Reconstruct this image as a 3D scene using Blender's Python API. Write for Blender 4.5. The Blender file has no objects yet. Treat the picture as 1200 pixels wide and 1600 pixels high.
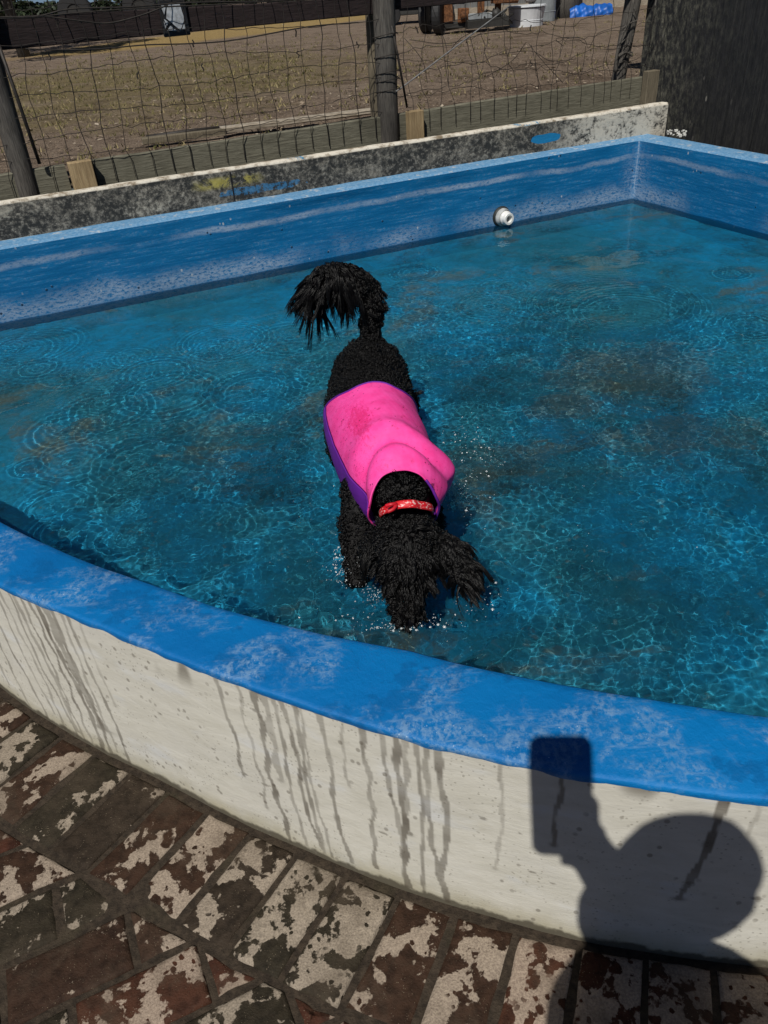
import bpy, math, random
import numpy as np
from mathutils import Vector, Matrix
random.seed(7); RNG = np.random.default_rng(7)
SC = bpy.context.scene; COL = SC.collection

# ------------------------------------------------------------ camera
H = 1.5
PITCH, ROLL, FPX = math.radians(35.1), math.radians(4.4), 1203.0
cam = bpy.data.cameras.new('camera'); cam_o = bpy.data.objects.new('camera', cam); COL.objects.link(cam_o)
cam_o.matrix_world = Matrix.Translation((0, 0, H)) @ Matrix.Rotation(math.pi/2-PITCH, 4, 'X') @ Matrix.Rotation(-ROLL, 4, 'Z')
cam.sensor_fit = 'HORIZONTAL'; cam.sensor_width = 36; cam.lens = 36*FPX/1200
cam.clip_start = 0.01; cam.clip_end = 2000
SC.camera = cam_o

def ray(x, y):
    u, v = (x-600)/FPX, (y-800)/FPX
    c, s = math.cos(ROLL), math.sin(ROLL)
    u2, v2 = c*u-s*v, s*u+c*v
    return np.array([u2, math.cos(PITCH)-v2*math.sin(PITCH), -(math.sin(PITCH)+v2*math.cos(PITCH))])
def at(x, y, z):
    r = ray(x, y); return np.array([0, 0, H]) + (z-H)/r[2]*r
def atY(x, y, Y):
    r = ray(x, y); return np.array([0, 0, H]) + Y/r[1]*r

# ------------------------------------------------------------ light
SUN_D = Vector(ray(884, 1182)).normalized()
elev = math.asin(-SUN_D.z); az = math.atan2(-SUN_D.x, -SUN_D.y)
world = bpy.data.worlds.new('World'); SC.world = world; world.use_nodes = True
wt = world.node_tree
sky = wt.nodes.new('ShaderNodeTexSky'); sky.sky_type = 'NISHITA'; sky.sun_disc = False
sky.sun_elevation = elev; sky.sun_rotation = az; sky.air_density = .55; sky.dust_density = .12; sky.ozone_density = 1.5
tco = wt.nodes.new('ShaderNodeTexCoord'); vad = wt.nodes.new('ShaderNodeVectorMath'); vad.operation = 'ADD'; vad.inputs[1].default_value = (0, 0, .07)      # the open horizon lies lower than the yard
wt.links.new(tco.outputs['Generated'], vad.inputs[0]); wt.links.new(vad.outputs[0], sky.inputs['Vector'])
wt.links.new(sky.outputs[0], wt.nodes['Background'].inputs[0]); wt.nodes['Background'].inputs[1].default_value = 0.05
sun = bpy.data.lights.new('sun', 'SUN'); sun.energy = 5.0; sun.angle = math.radians(.5); sun.color = (1, .96, .89)
sun.cycles.is_caustics_light = True
sun_o = bpy.data.objects.new('sun', sun); COL.objects.link(sun_o); sun_o.location = (-3, -6, 9)
sun_o.rotation_euler = SUN_D.to_track_quat('-Z', 'Y').to_euler()
SC.view_settings.view_transform = 'Standard'; SC.view_settings.look = 'None'
SC.view_settings.exposure = -0.3; SC.view_settings.gamma = 1
SC.cycles.max_bounces = 10; SC.cycles.transmission_bounces = 8; SC.cycles.transparent_max_bounces = 12

# ------------------------------------------------------------ material helper
class G:
    def __init__(self, name):
        self.m = bpy.data.materials.new(name); self.m.use_nodes = True; self.t = self.m.node_tree
        self.b = self.t.nodes['Principled BSDF']
    def n(self, typ, ins=None, **props):
        nd = self.t.nodes.new('ShaderNode'+typ)
        for k, v in props.items(): setattr(nd, k, v)
        for k, v in (ins or {}).items(): self.put(nd.inputs[k], v)
        return nd
    def put(self, sock, v):
        if isinstance(v, bpy.types.NodeSocket): self.t.links.new(v, sock)
        elif isinstance(v, (tuple, list)) and sock.type == 'RGBA' and len(v) == 3: sock.default_value = (*v, 1)
        else: sock.default_value = v
    def math(self, op, a, b=0.0, c=0.0, clamp=False):
        nd = self.t.nodes.new('ShaderNodeMath'); nd.operation = op; nd.use_clamp = clamp
        self.put(nd.inputs[0], a); self.put(nd.inputs[1], b); self.put(nd.inputs[2], c); return nd.outputs[0]
    def coord(self, which='Object', scale=(1, 1, 1), loc=(0, 0, 0)):
        tc = self.n('TexCoord').outputs[which]
        if scale == (1, 1, 1) and loc == (0, 0, 0): return tc
        return self.n('Mapping', {'Vector': tc, 'Scale': scale, 'Location': loc}).outputs[0]
    def map(self, vec, scale, loc=(0, 0, 0)):
        return self.n('Mapping', {'Vector': vec, 'Scale': scale, 'Location': loc}).outputs[0]
    def noise(self, scale, vec=None, detail=4, rough=.55, dist=0.0, col=False):
        nd = self.n('TexNoise', {'Scale': scale, 'Detail': detail, 'Roughness': rough, 'Distortion': dist})
        if vec is not None: self.put(nd.inputs['Vector'], vec)
        return nd.outputs[1 if col else 0]
    def voro(self, scale, vec=None, feature='F1', out=0, rnd=1.0):
        nd = self.n('TexVoronoi', {'Scale': scale, 'Randomness': rnd}, feature=feature)
        if vec is not None: self.put(nd.inputs['Vector'], vec)
        return nd.outputs[out]
    def step(self, v, a, b, lo=0.0, hi=1.0):
        nd = self.n('MapRange', {'Value': v, 'From Min': a, 'From Max': b, 'To Min': lo, 'To Max': hi}, interpolation_type='SMOOTHSTEP')
        return nd.outputs[0]
    def mix(self, f, a, b, mode='MIX'):
        nd = self.n('Mix', data_type='RGBA', blend_type=mode)
        self.put(nd.inputs[0], f); self.put(nd.inputs[6], a); self.put(nd.inputs[7], b); return nd.outputs[2]
    def ramp(self, f, stops):
        nd = self.n('ValToRGB', {'Fac': f}); cr = nd.color_ramp
        while len(cr.elements) < len(stops): cr.elements.new(.5)
        for e, (p, c) in zip(cr.elements, stops):
            e.position = p; e.color = (*c, 1) if len(c) == 3 else c
        return nd.outputs[0]
    def attr(self, name, out='Fac'):
        return self.n('Attribute', attribute_name=name).outputs[out]
    def sep(self, v):
        nd = self.n('SeparateXYZ', {'Vector': v}); return nd.outputs
    def bump(self, h, strength=.5, dist=.01):
        self.put(self.b.inputs['Normal'], self.n('Bump', {'Height': h, 'Strength': strength, 'Distance': dist}).outputs[0])
    def out(self, color=None, rough=None, spec=None, **kw):
        if color is not None: self.put(self.b.inputs['Base Color'], color)
        if rough is not None: self.put(self.b.inputs['Roughness'], rough)
        if spec is not None: self.put(self.b.inputs['Specular IOR Level'], spec)
        for k, v in kw.items(): self.put(self.b.inputs[k], v)
        return self.m

def flat(name, c, rough=.6, var=.25, scale=30, spec=.5, metallic=0.0, bump=.2):
    g = G(name); v = g.coord()
    n = g.noise(scale, v, 5)
    col = g.mix(g.step(n, .3, .7), tuple(k*(1-var) for k in c), tuple(min(1, k*(1+var)) for k in c))
    g.bump(n, bump, .004)
    return g.out(col, rough, spec, Metallic=metallic)

# ------------------------------------------------------------ mesh helpers
def mk(name, V, F, mat=None, parent=None, uv=None, attrs=None, smooth=False, mats=None, mi=None):
    """one mesh object from vertices and faces (array of quads/tris or a list of any faces)"""
    V = np.asarray(V, np.float32)
    me = bpy.data.meshes.new(name)
    if isinstance(F, np.ndarray):
        k = F.shape[1]
        me.vertices.add(len(V)); me.vertices.foreach_set('co', V.ravel())
        me.loops.add(F.size); me.loops.foreach_set('vertex_index', F.ravel().astype(np.int32))
        me.polygons.add(len(F)); me.polygons.foreach_set('loop_start', np.arange(0, F.size, k, dtype=np.int32))
        me.update(calc_edges=True)
    else:
        me.from_pydata([tuple(map(float, v)) for v in V], [], F)
    if smooth: me.polygons.foreach_set('use_smooth', np.ones(len(me.polygons), bool))
    li = np.zeros(len(me.loops), np.int32); me.loops.foreach_get('vertex_index', li)
    if uv is not None:
        l = me.uv_layers.new(name='UVMap'); l.data.foreach_set('uv', np.asarray(uv, np.float32)[li].ravel())
    for an, av in (attrs or {}).items():
        av = np.asarray(av, np.float32)
        if av.ndim == 1:
            a = me.attributes.new(an, 'FLOAT', 'POINT'); a.data.foreach_set('value', av)
        else:
            a = me.attributes.new(an, 'FLOAT_COLOR', 'POINT'); a.data.foreach_set('color', np.c_[av, np.ones(len(av))].astype(np.float32).ravel())
    if mat: me.materials.append(mat)
    me.validate()
    o = bpy.data.objects.new(name, me); COL.objects.link(o)
    if parent is not None: o.parent = parent
    return o
class MB:
    def __init__(s): s.V = []; s.F = []; s.S = []
    def add(s, V, F, sm=False):
        k = len(s.V); s.V += [tuple(map(float, v)) for v in V]; s.F += [tuple(int(i)+k for i in f) for f in F]; s.S += [sm]*len(F); return s
    def box(s, c, size, rot=None, jit=0.0, bev=0.0):
        """box with chamfered edges"""
        c = np.array(c, float); h = np.array(size, float)/2; b = min(bev, h.min()*.9) if bev else 0
        R = np.array(rot) if rot is not None else np.eye(3)
        if not b:
            V = [np.array([i, j, k])*h for k in (-1, 1) for j in (-1, 1) for i in (-1, 1)]
            F = [(0, 2, 3, 1), (4, 5, 7, 6), (0, 1, 5, 4), (2, 6, 7, 3), (0, 4, 6, 2), (1, 3, 7, 5)]
        else:
            V = []; idx = {}
            for k in (-1, 1):
                for j in (-1, 1):
                    for i in (-1, 1):
                        sg = np.array([i, j, k])
                        for a in range(3):
                            p = sg*(h-b); p[a] = sg[a]*h[a]; idx[(i, j, k, a)] = len(V); V.append(p)
            F = []
            for a in range(3):
                o1, o2 = [q for q in range(3) if q != a]
                for sgn in (-1, 1):
                    ring = []
                    for (p, q) in ((-1, -1), (1, -1), (1, 1), (-1, 1)):
                        t = [0, 0, 0]; t[a] = sgn; t[o1] = p; t[o2] = q; ring.append(idx[(*t, a)])
                    F.append(tuple(ring) if (sgn == 1) == (a != 1) else tuple(ring[::-1]))
            for a in range(3):
                o1, o2 = [q for q in range(3) if q != a]
                for p in (-1, 1):
                    for q in (-1, 1):
                        t0 = [0, 0, 0]; t0[a] = -1; t0[o1] = p; t0[o2] = q; t1 = list(t0); t1[a] = 1
                        f = (idx[(*t0, o1)], idx[(*t1, o1)], idx[(*t1, o2)], idx[(*t0, o2)])
                        F.append(f if (p*q == 1) != (a == 1) else f[::-1])
            for i in (-1, 1):
                for j in (-1, 1):
                    for k in (-1, 1):
                        f = tuple(idx[(i, j, k, a)] for a in range(3)); F.append(f if i*j*k == 1 else f[::-1])
        V = [c + R @ (v + (np.array([random.uniform(-jit, jit) for _ in range(3)]) if jit else 0)) for v in V]
        return s.add(V, F)
    def tube(s, P, r, n=6, cap=True, sm=True):
        V, F = tube(P, r, n, cap); return s.add(V, F, sm)
    def build(s, name, mat, parent=None):
        o = mk(name, s.V, s.F, mat, parent); o.data.polygons.foreach_set('use_smooth', s.S)
        return o
def tube(P, r, n=8, cap=True, sx=None):
    P = np.asarray(P, float); m = len(P); r = np.broadcast_to(np.asarray(r, float), (m,)) if np.ndim(r) < 2 else np.asarray(r)
    T = np.gradient(P, axis=0); T /= np.linalg.norm(T, axis=1)[:, None]+1e-9
    up = np.array([0, 0, 1.]) if abs(T[0, 2]) < .9 else np.array([0, 1., 0])
    V = []; 
    for i in range(m):
        a = np.cross(T[i], up); a /= np.linalg.norm(a); b = np.cross(a, T[i]); up = b
        for k in range(n):
            t = 2*math.pi*k/n; ra, rb = (r[i], r[i]) if np.ndim(r[i]) == 0 else r[i]
            V.append(P[i]+a*math.cos(t)*ra+b*math.sin(t)*rb)
    F = [(i*n+k, i*n+(k+1) % n, (i+1)*n+(k+1) % n, (i+1)*n+k) for i in range(m-1) for k in range(n)]
    F = [f[::-1] for f in F]
    if cap: F += [tuple(range(n)), tuple(range(m*n-1, (m-1)*n-1, -1))]
    return V, F
def catmull(P, n):
    P = np.asarray(P, float); Q = np.vstack([2*P[0]-P[1], P, 2*P[-1]-P[-2]]); out = []
    for i in range(1, len(Q)-2):
        for t in np.linspace(0, 1, n, endpoint=False):
            out.append(.5*((2*Q[i])+(-Q[i-1]+Q[i+1])*t+(2*Q[i-1]-5*Q[i]+4*Q[i+1]-Q[i+2])*t*t+(-Q[i-1]+3*Q[i]-3*Q[i+1]+Q[i+2])*t**3))
    out.append(P[-1]); return np.array(out)
def tag(o, label=None, cat=None, group=None, kind=None):
    if label: o['label'] = label
    if cat: o['category'] = cat
    if group: o['group'] = group
    if kind: o['kind'] = kind
    return o
def empty(name, loc=(0, 0, 0)):
    o = bpy.data.objects.new(name, None); o.location = loc; o.empty_display_size = .1; COL.objects.link(o); return o
def adopt(root, o):
    """parent o to root keeping its world position (root sits at its own base)"""
    o.parent = root; o.matrix_parent_inverse = Matrix.Translation(-root.location); return o
def smooth01(x): x = np.clip(x, 0, 1); return x*x*(3-2*x)
def resample(P, step):
    P = np.asarray(P, float); d = np.r_[0, np.cumsum(np.linalg.norm(np.diff(P, axis=0), axis=1))]
    n = max(2, int(d[-1]/step)); s = np.linspace(0, d[-1], n)
    return np.c_[tuple(np.interp(s, d, P[:, k]) for k in range(P.shape[1]))], s
# smooth pseudo random field for modelling (sum of sines)
_K = np.random.default_rng(3).normal(size=(24, 3)); _PH = np.random.default_rng(4).uniform(0, 6.28, 24)
def fbm(P, scale, seed=0):
    P = np.asarray(P, float)*scale+seed*7.13; out = 0
    for k in range(12): out = out+np.sin(P @ _K[k+(seed % 2)*12]*1.7+_PH[k])
    return out/12*1.6

# ============================================================ SETTING
HW = .23                                     # water level
ZC_F, ZC_B = .49, .56                        # coping height, front and far
# --- contours
far_dir = np.array([1.707+1.662, 5.014-3.661]); far_dir /= np.linalg.norm(far_dir)
C_in = np.array([1.707, 5.014]); rdir = np.array([.4265, -.9045])
front_out = catmull([(-3.9, 3.5), (-2.9, 3.0), (-2.0, 2.26), (-1.5, 1.83), (-1.06, 1.464), (-.82, 1.285), (-.568, 1.130), (-.329, .985), (-.058, .843), (.125, .765), (.352, .690), (.621, .632), (.95, .60), (1.5, .66), (2.3, 1.05), (3.3, 2.0)], 14)
# inner line measured in the photo relative to the outer one
def offset(P, d):
    P = np.asarray(P); T = np.gradient(P, axis=0); T /= np.linalg.norm(T, axis=1)[:, None]
    return P+np.c_[-T[:, 1], T[:, 0]]*np.asarray(d)[..., None] if np.ndim(d) else P+np.c_[-T[:, 1], T[:, 0]]*d
front_top_out = offset(front_out, -.006)
front_in = offset(front_out, .13)
far_line = [C_in-far_dir*s for s in np.linspace(0, 5.6, 60)]
right_line = [C_in+rdir*s for s in np.linspace(0, 3.6, 40)]

# ---------------- paint and concrete
def paint_wall():
    g = G('blue_pool_paint_worn'); uv = g.coord('UV'); P = g.coord('Object')
    u, v, _ = g.sep(uv)
    st = g.map(uv, (1.6, 22, 1)); n1 = g.noise(3, st, 7, .7); n2 = g.noise(90, g.map(uv, (.45, 1, 1)), 6, .8); n3 = g.noise(3.2, uv, 4)
    base = g.mix(g.step(n1, .35, .7), (.002, .105, .27), (.004, .150, .35))
    # worn band under the lip: wanders along the wall
    wob = g.math('MULTIPLY', g.math('SUBTRACT', g.noise(1.1, g.map(uv, (1, .01, 1)), 3), .5), .10)
    vb = g.math('SUBTRACT', g.math('ADD', v, wob), g.math('ADD', .467, g.math('MULTIPLY', g.noise(14, g.map(uv, (1, .3, 1)), 5, .7), .022)))
    band = g.step(g.math('ABSOLUTE', vb), .021, .006)
    thick = g.step(g.noise(1.6, g.map(uv, (1, .01, 1), (4, 0, 0)), 3), .34, .58)
    band = g.math('MULTIPLY', g.math('MULTIPLY', band, thick), g.step(n2, .34, .52))
    # scuffing near the water line
    wl = g.step(g.math('ADD', v, g.math('MULTIPLY', g.math('SUBTRACT', n3, .5), .22)), .36, .26)
    wl = g.math('MULTIPLY', wl, g.step(n2, .40, .54))
    wl = g.math('MULTIPLY', wl, g.step(g.noise(1.4, g.map(uv, (1, .3, 1), (9, 3, 0)), 4), .36, .62))
    general = g.math('MULTIPLY', g.step(n1, .46, .70), g.step(n2, .46, .60))
    # corner worn white
    cor = g.math('MULTIPLY', g.step(g.math('ABSOLUTE', g.math('SUBTRACT', u, 5.6)), .16, .0), g.step(n2, .42, .62))
    cor = g.math('MULTIPLY', cor, g.step(v, .60, .36, .15, 1))
    edge = g.step(g.math('ABSOLUTE', g.math('SUBTRACT', u, g.math('ADD', 5.6, g.math('MULTIPLY', g.math('SUBTRACT', n3, .5), .02)))), .012, .002)
    edge = g.math('MULTIPLY', edge, g.step(n2, .35, .55))
    scuff = g.math('MAXIMUM', g.math('MAXIMUM', band, wl), g.math('MAXIMUM', g.math('MULTIPLY', general, .5), g.math('MAXIMUM', cor, edge)))
    above = g.step(v, .20, .26)
    scuff = g.math('MULTIPLY', scuff, above)
    col = g.mix(g.math('MULTIPLY', scuff, .8), base, (.27, .36, .48))
    # chips
    vo = g.voro(22, g.map(uv, (1, .7, 1))); pk = g.noise(7, uv, 1)
    chip = g.math('MULTIPLY', g.step(vo, .14, .08), g.step(pk, .54, .62))
    col = g.mix(g.math('MULTIPLY', chip, .8), col, (.42, .46, .50))
    vo2 = g.voro(17, g.map(uv, (1, 1, 1), (3, 7, 0))); pit = g.math('MULTIPLY', g.step(vo2, .12, .07), g.step(g.noise(5, uv, 1), .55, .6))
    col = g.mix(pit, col, (.01, .04, .09))
    # dark algae under water
    col = g.mix(g.step(v, .235, .20), col, g.mix(n3, (.002, .05, .11), (.006, .09, .17)))
    g.bump(g.math('ADD', g.math('MULTIPLY', n2, .5), g.math('ADD', g.math('MULTIPLY', n1, .6), g.math('MULTIPLY', pit, -2))), .45, .006)
    return g.out(col, g.math('ADD', .45, g.math('MULTIPLY', scuff, .35)), .4)
def coping_paint():
    g = G('blue_coping_paint'); P = g.coord('Object'); t = g.attr('age')
    a = g.noise(5.5, P, 6, .68, .3); b = g.noise(75, g.map(P, (1, .8, 1)), 6, .75); c = g.noise(2.3, g.map(P, (1, 1, 1), (5, 2, 0)), 4)
    blue = g.mix(g.step(c, .35, .65), (.0005, .125, .38), (.0008, .165, .46))
    dark = g.math('MULTIPLY', g.step(g.noise(9, g.map(P, (1, 1, 1), (3, 1, 0)), 6, .65), .54, .60), .6)
    blue = g.mix(dark, blue, (.001, .10, .30))
    worn = g.math('MULTIPLY', g.step(a, .49, .62), g.step(b, .42, .60))
    streak = g.noise(14, g.map(P, (1, 5, 1)), 5, .7)
    worn = g.math('MAXIMUM', worn, g.math('MULTIPLY', g.step(a, .45, .60), g.step(streak, .5, .72)))
    col = g.mix(g.math('MULTIPLY', worn, .62), blue, (.20, .34, .52))
    bare = g.math('MULTIPLY', g.step(a, .64, .72), g.step(b, .50, .6))
    col = g.mix(g.math('MULTIPLY', bare, .6), col, (.36, .38, .38))
    old = g.mix(g.step(b, .35, .65), (.10, .27, .47), (.24, .42, .60))  # far rim tint: worn paint, with glare put into the colour as well
    old = g.mix(g.step(g.noise(16, P, 5, .7), .55, .66), old, (.5, .54, .56))
    col = g.mix(t, col, old)
    spk = g.voro(120, P); col = g.mix(g.math('MULTIPLY', g.step(spk, .13, .08), g.step(a, .54, .66)), col, (.5, .62, .75))
    g.bump(g.math('ADD', b, g.math('ADD', g.math('MULTIPLY', a, 2), g.math('MULTIPLY', g.noise(7, P, 3), 3))), .5, .005)
    return g.out(col, g.math('ADD', .50, g.math('MULTIPLY', worn, .25)), .28)
def cream_wall():
    g = G('cream_render_with_runs'); uv = g.coord('UV'); u, v, _ = g.sep(uv)
    br = g.noise(7, g.map(uv, (1.3, 3, 1)), 9, .72, .5); fine = g.noise(120, g.map(uv, (.35, 1, 1)), 3, .7); big = g.noise(3.5, uv, 4)
    col = g.mix(g.step(br, .25, .75), (.545, .525, .45), (.65, .63, .56))
    col = g.mix(g.math('MULTIPLY', g.step(big, .5, .75), .35), col, (.46, .45, .42))
    col = g.mix(g.math('MULTIPLY', g.step(g.noise(6, g.map(uv, (1, 2, 1), (3, 3, 0)), 5), .56, .72), .5), col, (.62, .64, .66))
    scr = g.noise(24, g.map(uv, (1, 5, 1), (2, 0, 0)), 7, .85, .8)
    col = g.mix(g.math('MULTIPLY', g.step(scr, .61, .67), .35), col, (.24, .21, .16))
    # dirty foot with yellow-green line
    foot = g.step(g.math('ADD', v, g.math('MULTIPLY', g.math('SUBTRACT', g.noise(14, g.map(uv, (1, .5, 1)), 5), .5), .09)), .085, .0)
    col = g.mix(g.math('MULTIPLY', foot, .55), col, (.30, .26, .13))
    foot2 = g.step(g.math('ADD', v, g.math('MULTIPLY', g.math('SUBTRACT', g.noise(22, g.map(uv, (1, .5, 1)), 4), .5), .05)), .022, .008)
    col = g.mix(g.math('MULTIPLY', foot2, .85), col, (.05, .04, .025))
    # specks of splashed water and pin holes
    vo = g.voro(38, g.map(uv, (1, .8, 1))); keep = g.noise(4.5, uv, 2)
    spk = g.math('MULTIPLY', g.step(vo, .22, .12), g.step(keep, .44, .56))
    vo2 = g.voro(95, uv); spk2 = g.math('MULTIPLY', g.step(vo2, .26, .14), g.step(g.noise(8, uv, 2), .44, .58))
    col = g.mix(g.math('MULTIPLY', spk, .62), col, (.17, .15, .12))
    col = g.mix(g.math('MULTIPLY', spk2, .5), col, (.20, .18, .14))
    wet = g.attr('wet')
    col = g.mix(g.math('MULTIPLY', wet, .92), col, g.mix(fine, (.055, .045, .032), (.115, .094, .070)))
    g.bump(g.math('ADD', g.math('MULTIPLY', fine, .5), g.math('MULTIPLY', br, 1.2)), .35, .004)
    return g.out(col, g.math('SUBTRACT', .8, g.math('MULTIPLY', wet, .35)), .35)
M = {}
M['wall'] = paint_wall(); M['coping'] = coping_paint(); M['cream'] = cream_wall()

# ---------------- pool
pool = tag(empty('swimming_pool', (0, 2.9, 0)), 'shallow blue painted concrete pool with curved cream front wall', 'pool')
def strip(name, A, B, nv, mat, uv0=0, attrs=None, warp=0, zlist=None):
    """surface between two polylines A and B (same length)"""
    A, B = np.asarray(A, float), np.asarray(B, float); n = len(A)
    t = np.linspace(0, 1, nv)[:, None, None]; V = (A[None]*(1-t)+B[None]*t).reshape(-1, 3)
    s = np.r_[0, np.cumsum(np.linalg.norm(np.diff(A[:, :2], axis=0), axis=1))]+uv0
    i = np.arange(nv*n).reshape(nv, n)
    F = np.stack([i[:-1, :-1], i[:-1, 1:], i[1:, 1:], i[1:, :-1]], -1).reshape(-1, 4)
    return V, F, s
def wall_uv(V, s, nv): return np.c_[np.tile(s, nv), V[:, 2]]

inner_far, _ = resample(np.array(far_line[::-1]), .03)
inner_right, _ = resample(np.array(right_line), .03)
inner = np.vstack([inner_far, inner_right[1:]])
zt = np.full(len(inner), ZC_B)
A = np.c_[inner, zt]; nb = inner.copy()
# inward normals for slight unevenness and the rounded lip
V, F, s = strip('inner', A, np.c_[inner, np.full(len(inner), -.2)], 60, None)
s = s-s[len(inner_far)-1]+5.6
N2 = np.where((np.arange(len(inner)) < len(inner_far))[:, None], np.array([far_dir[1], -far_dir[0]]), np.array([rdir[1], -rdir[0]]))
dv = fbm(np.c_[np.tile(s, 60)*1.0, V[:, 2]*2, np.zeros(len(V))], 2.2)*.010+fbm(np.c_[np.tile(s, 60), V[:, 2]*3, np.zeros(len(V))], 9)*.0025
dv *= smooth01((ZC_B-V[:, 2])/.05)
NN = np.tile(N2, (60, 1)); V[:, :2] += NN*dv[:, None]
inner_wall = mk('inner_wall', V, F, M['wall'], None, uv=wall_uv(V, s, 60), smooth=True); adopt(pool, inner_wall)

# coping over the far and right walls
C_out = np.array([1.800, 5.225])
OW = .155
out_far = [C_out-far_dir*q for q in np.linspace(0, 5.8, 180)][::-1]
out_right = [C_out+np.array([.42, -.907])*q for q in np.linspace(0, 3.9, 130)]
def cop(name, inn, out, z_in, z_out, age, nv=8):
    V, F, s = strip(name, np.c_[inn, z_in], np.c_[out, z_out], nv, None)
    ed = np.abs(np.linspace(-1, 1, nv)); ed = np.repeat(ed, len(inn))
    V[:, 2] -= .006*smooth01((ed-.7)/.3); V[:, 2] += fbm(V, 7)*.0022+fbm(V, 2)*.003
    return V, F
inn_f, _ = resample(inner_far, .02); n = len(inn_f)
of = np.c_[np.interp(np.linspace(0, 1, n), np.linspace(0, 1, len(out_far)), np.array(out_far)[:, 0]), np.interp(np.linspace(0, 1, n), np.linspace(0, 1, len(out_far)), np.array(out_far)[:, 1])]
inn_r, _ = resample(inner_right, .02); m_ = len(inn_r)
orr = np.c_[np.interp(np.linspace(0, 1, m_), np.linspace(0, 1, 130), np.array(out_right)[:, 0]), np.interp(np.linspace(0, 1, m_), np.linspace(0, 1, 130), np.array(out_right)[:, 1])]
ii = np.vstack([inn_f, inn_r[1:]]); oo = np.vstack([of, orr[1:]])
V, F = cop('coping', ii, oo, np.full(len(ii), ZC_B+.003), np.full(len(ii), ZC_B+.008), 1)
far_coping = mk('coping', V, F[:, ::-1], M['coping'], None, attrs={'age': np.ones(len(V))*.85}, smooth=True); adopt(pool, far_coping)
far_coping['label'] = 'blue rim of the far pool walls, paled by wear and painted glare'
# outer skirt of far/right wall so it has a body
V, F, s = strip('skirt', np.c_[oo, np.full(len(oo), ZC_B+.002)], np.c_[oo, np.full(len(oo), -.05)], 3, None)
sk = mk('outer_wall', V, F, M['cream'], None, uv=wall_uv(V, s, 3), attrs={'wet': np.zeros(len(V))}); adopt(pool, sk)

# front curved wall
fo, fs = resample(front_out, .0035)
T = np.gradient(fo, axis=0); T /= np.linalg.norm(T, axis=1)[:, None]; Nf = np.c_[-T[:, 1], T[:, 0]]    # towards the pool
s_ref = fs[np.argmin(np.abs(fo[:, 0]+.058))]
vis = (fo[:, 0] > -1.9) & (fo[:, 0] < 1.3)
def wall_mesh(sel, nv, name):
    P = fo[sel]; top = P+Nf[sel]*(-.004); base = P
    V, F, s = strip(name, np.c_[top, np.full(len(P), ZC_F-.012)], np.c_[base, np.full(len(P), -.03)], nv, None)
    Nn = np.tile(Nf[sel], (nv, 1)); d = fbm(np.c_[np.tile(fs[sel], nv), V[:, 2], 0*V[:, 2]], 3)*.004+fbm(np.c_[np.tile(fs[sel], nv)*.7, V[:, 2]*2, 0*V[:, 2]], 18)*.0007
    V[:, :2] += Nn*d[:, None]
    uv = np.c_[np.tile(fs[sel]-s_ref, nv), V[:, 2]]
    return V, F, uv
V, F, uv = wall_mesh(vis, 190, 'outer_wall')
# water runs: (pixel x, y where they start at the rim, length share, width mm, strength, lean)
wet = np.zeros(len(V))
def u_at(x, y):
    p = at(x, y, .42)[:2]; k = np.argmin(np.linalg.norm(fo-p, axis=1)); return fs[k]-s_ref
runs = [(365, 1066, .62, 6, .75), (402, 1075, .80, 5, .6), (425, 1082, 1.0, 10, .95), (440, 1085, .55, 13, .55), (455, 1090, .97, 6, .7), (470, 1092, .95, 7, .85), (487, 1100, .97, 7, .8),
        (497, 1100, .98, 5, .6), (525, 1110, .96, 8, .8), (560, 1122, .42, 4, .5), (588, 1130, .93, 8, .8), (620, 1138, .9, 7, .7), (640, 1142, .98, 11, 1.0), (652, 1146, .6, 8, .6),
        (668, 1150, .98, 6, .8), (680, 1153, .96, 9, .75), (702, 1158, 1.0, 10, .85), (793, 1180, .66, 5, .5), (880, 1203, .42, 6, .9), (1112, 1245, .62, 11, 1.0), (1165, 1255, .2, 4, .4),
        (20, 940, 1.0, 7, .6), (38, 945, 1.0, 6, .75), (50, 948, .95, 10, .6), (62, 952, 1.0, 6, .8), (78, 956, .98, 7, .85), (92, 960, 1.0, 12, .95), (104, 965, .8, 22, .75), (116, 968, 1.0, 9, .95),
        (128, 972, .95, 6, .6), (142, 975, 1.0, 7, .8), (8, 935, .9, 6, .7), (160, 980, .55, 5, .4), (-20, 925, 1.0, 8, .8), (-45, 915, 1.0, 7, .7), (-75, 905, .9, 9, .8)]
rr = random.Random(5)
U_, Vv = uv[:, 0], uv[:, 1]
for (px, py, ln, w, stg) in runs:
    u0 = u_at(px, py); zt_, zb_ = ZC_F, ZC_F*(1-ln)+.005
    a1, a2, p1, p2, lean = rr.uniform(.004, .011), rr.uniform(.001, .004), rr.uniform(0, 6), rr.uniform(0, 6), rr.uniform(-.01, .02)
    f = (zt_-Vv)/ZC_F
    cx = u0+a1*np.sin(f*rr.uniform(5, 9)+p1)*f**.5+a2*np.sin(f*rr.uniform(22, 34)+p2)+lean*f
    if abs(px-1112) < 2: cx = u0-.008*f-.075*np.clip(f-.3, 0, 1)**1.3
    ww = w*.00050*(1+.35*np.sin(f*31+p1)+.6*np.exp(-f*14))
    e = 1-smooth01((np.abs(U_-cx)-ww)/.0015)
    blob = np.exp(-((Vv-zb_)/.006)**2)*np.exp(-((U_-cx)/(ww*1.9))**2)*1.3
    e = np.clip(e*((Vv > zb_-.002))+blob*(ln < .9), 0, 1)*stg*(.8+.3*np.clip(fbm(np.c_[f*9, f*0+px, f*0], 1), -1, 1))*.9
    wet = np.maximum(wet, np.clip(e, 0, 1))
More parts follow.
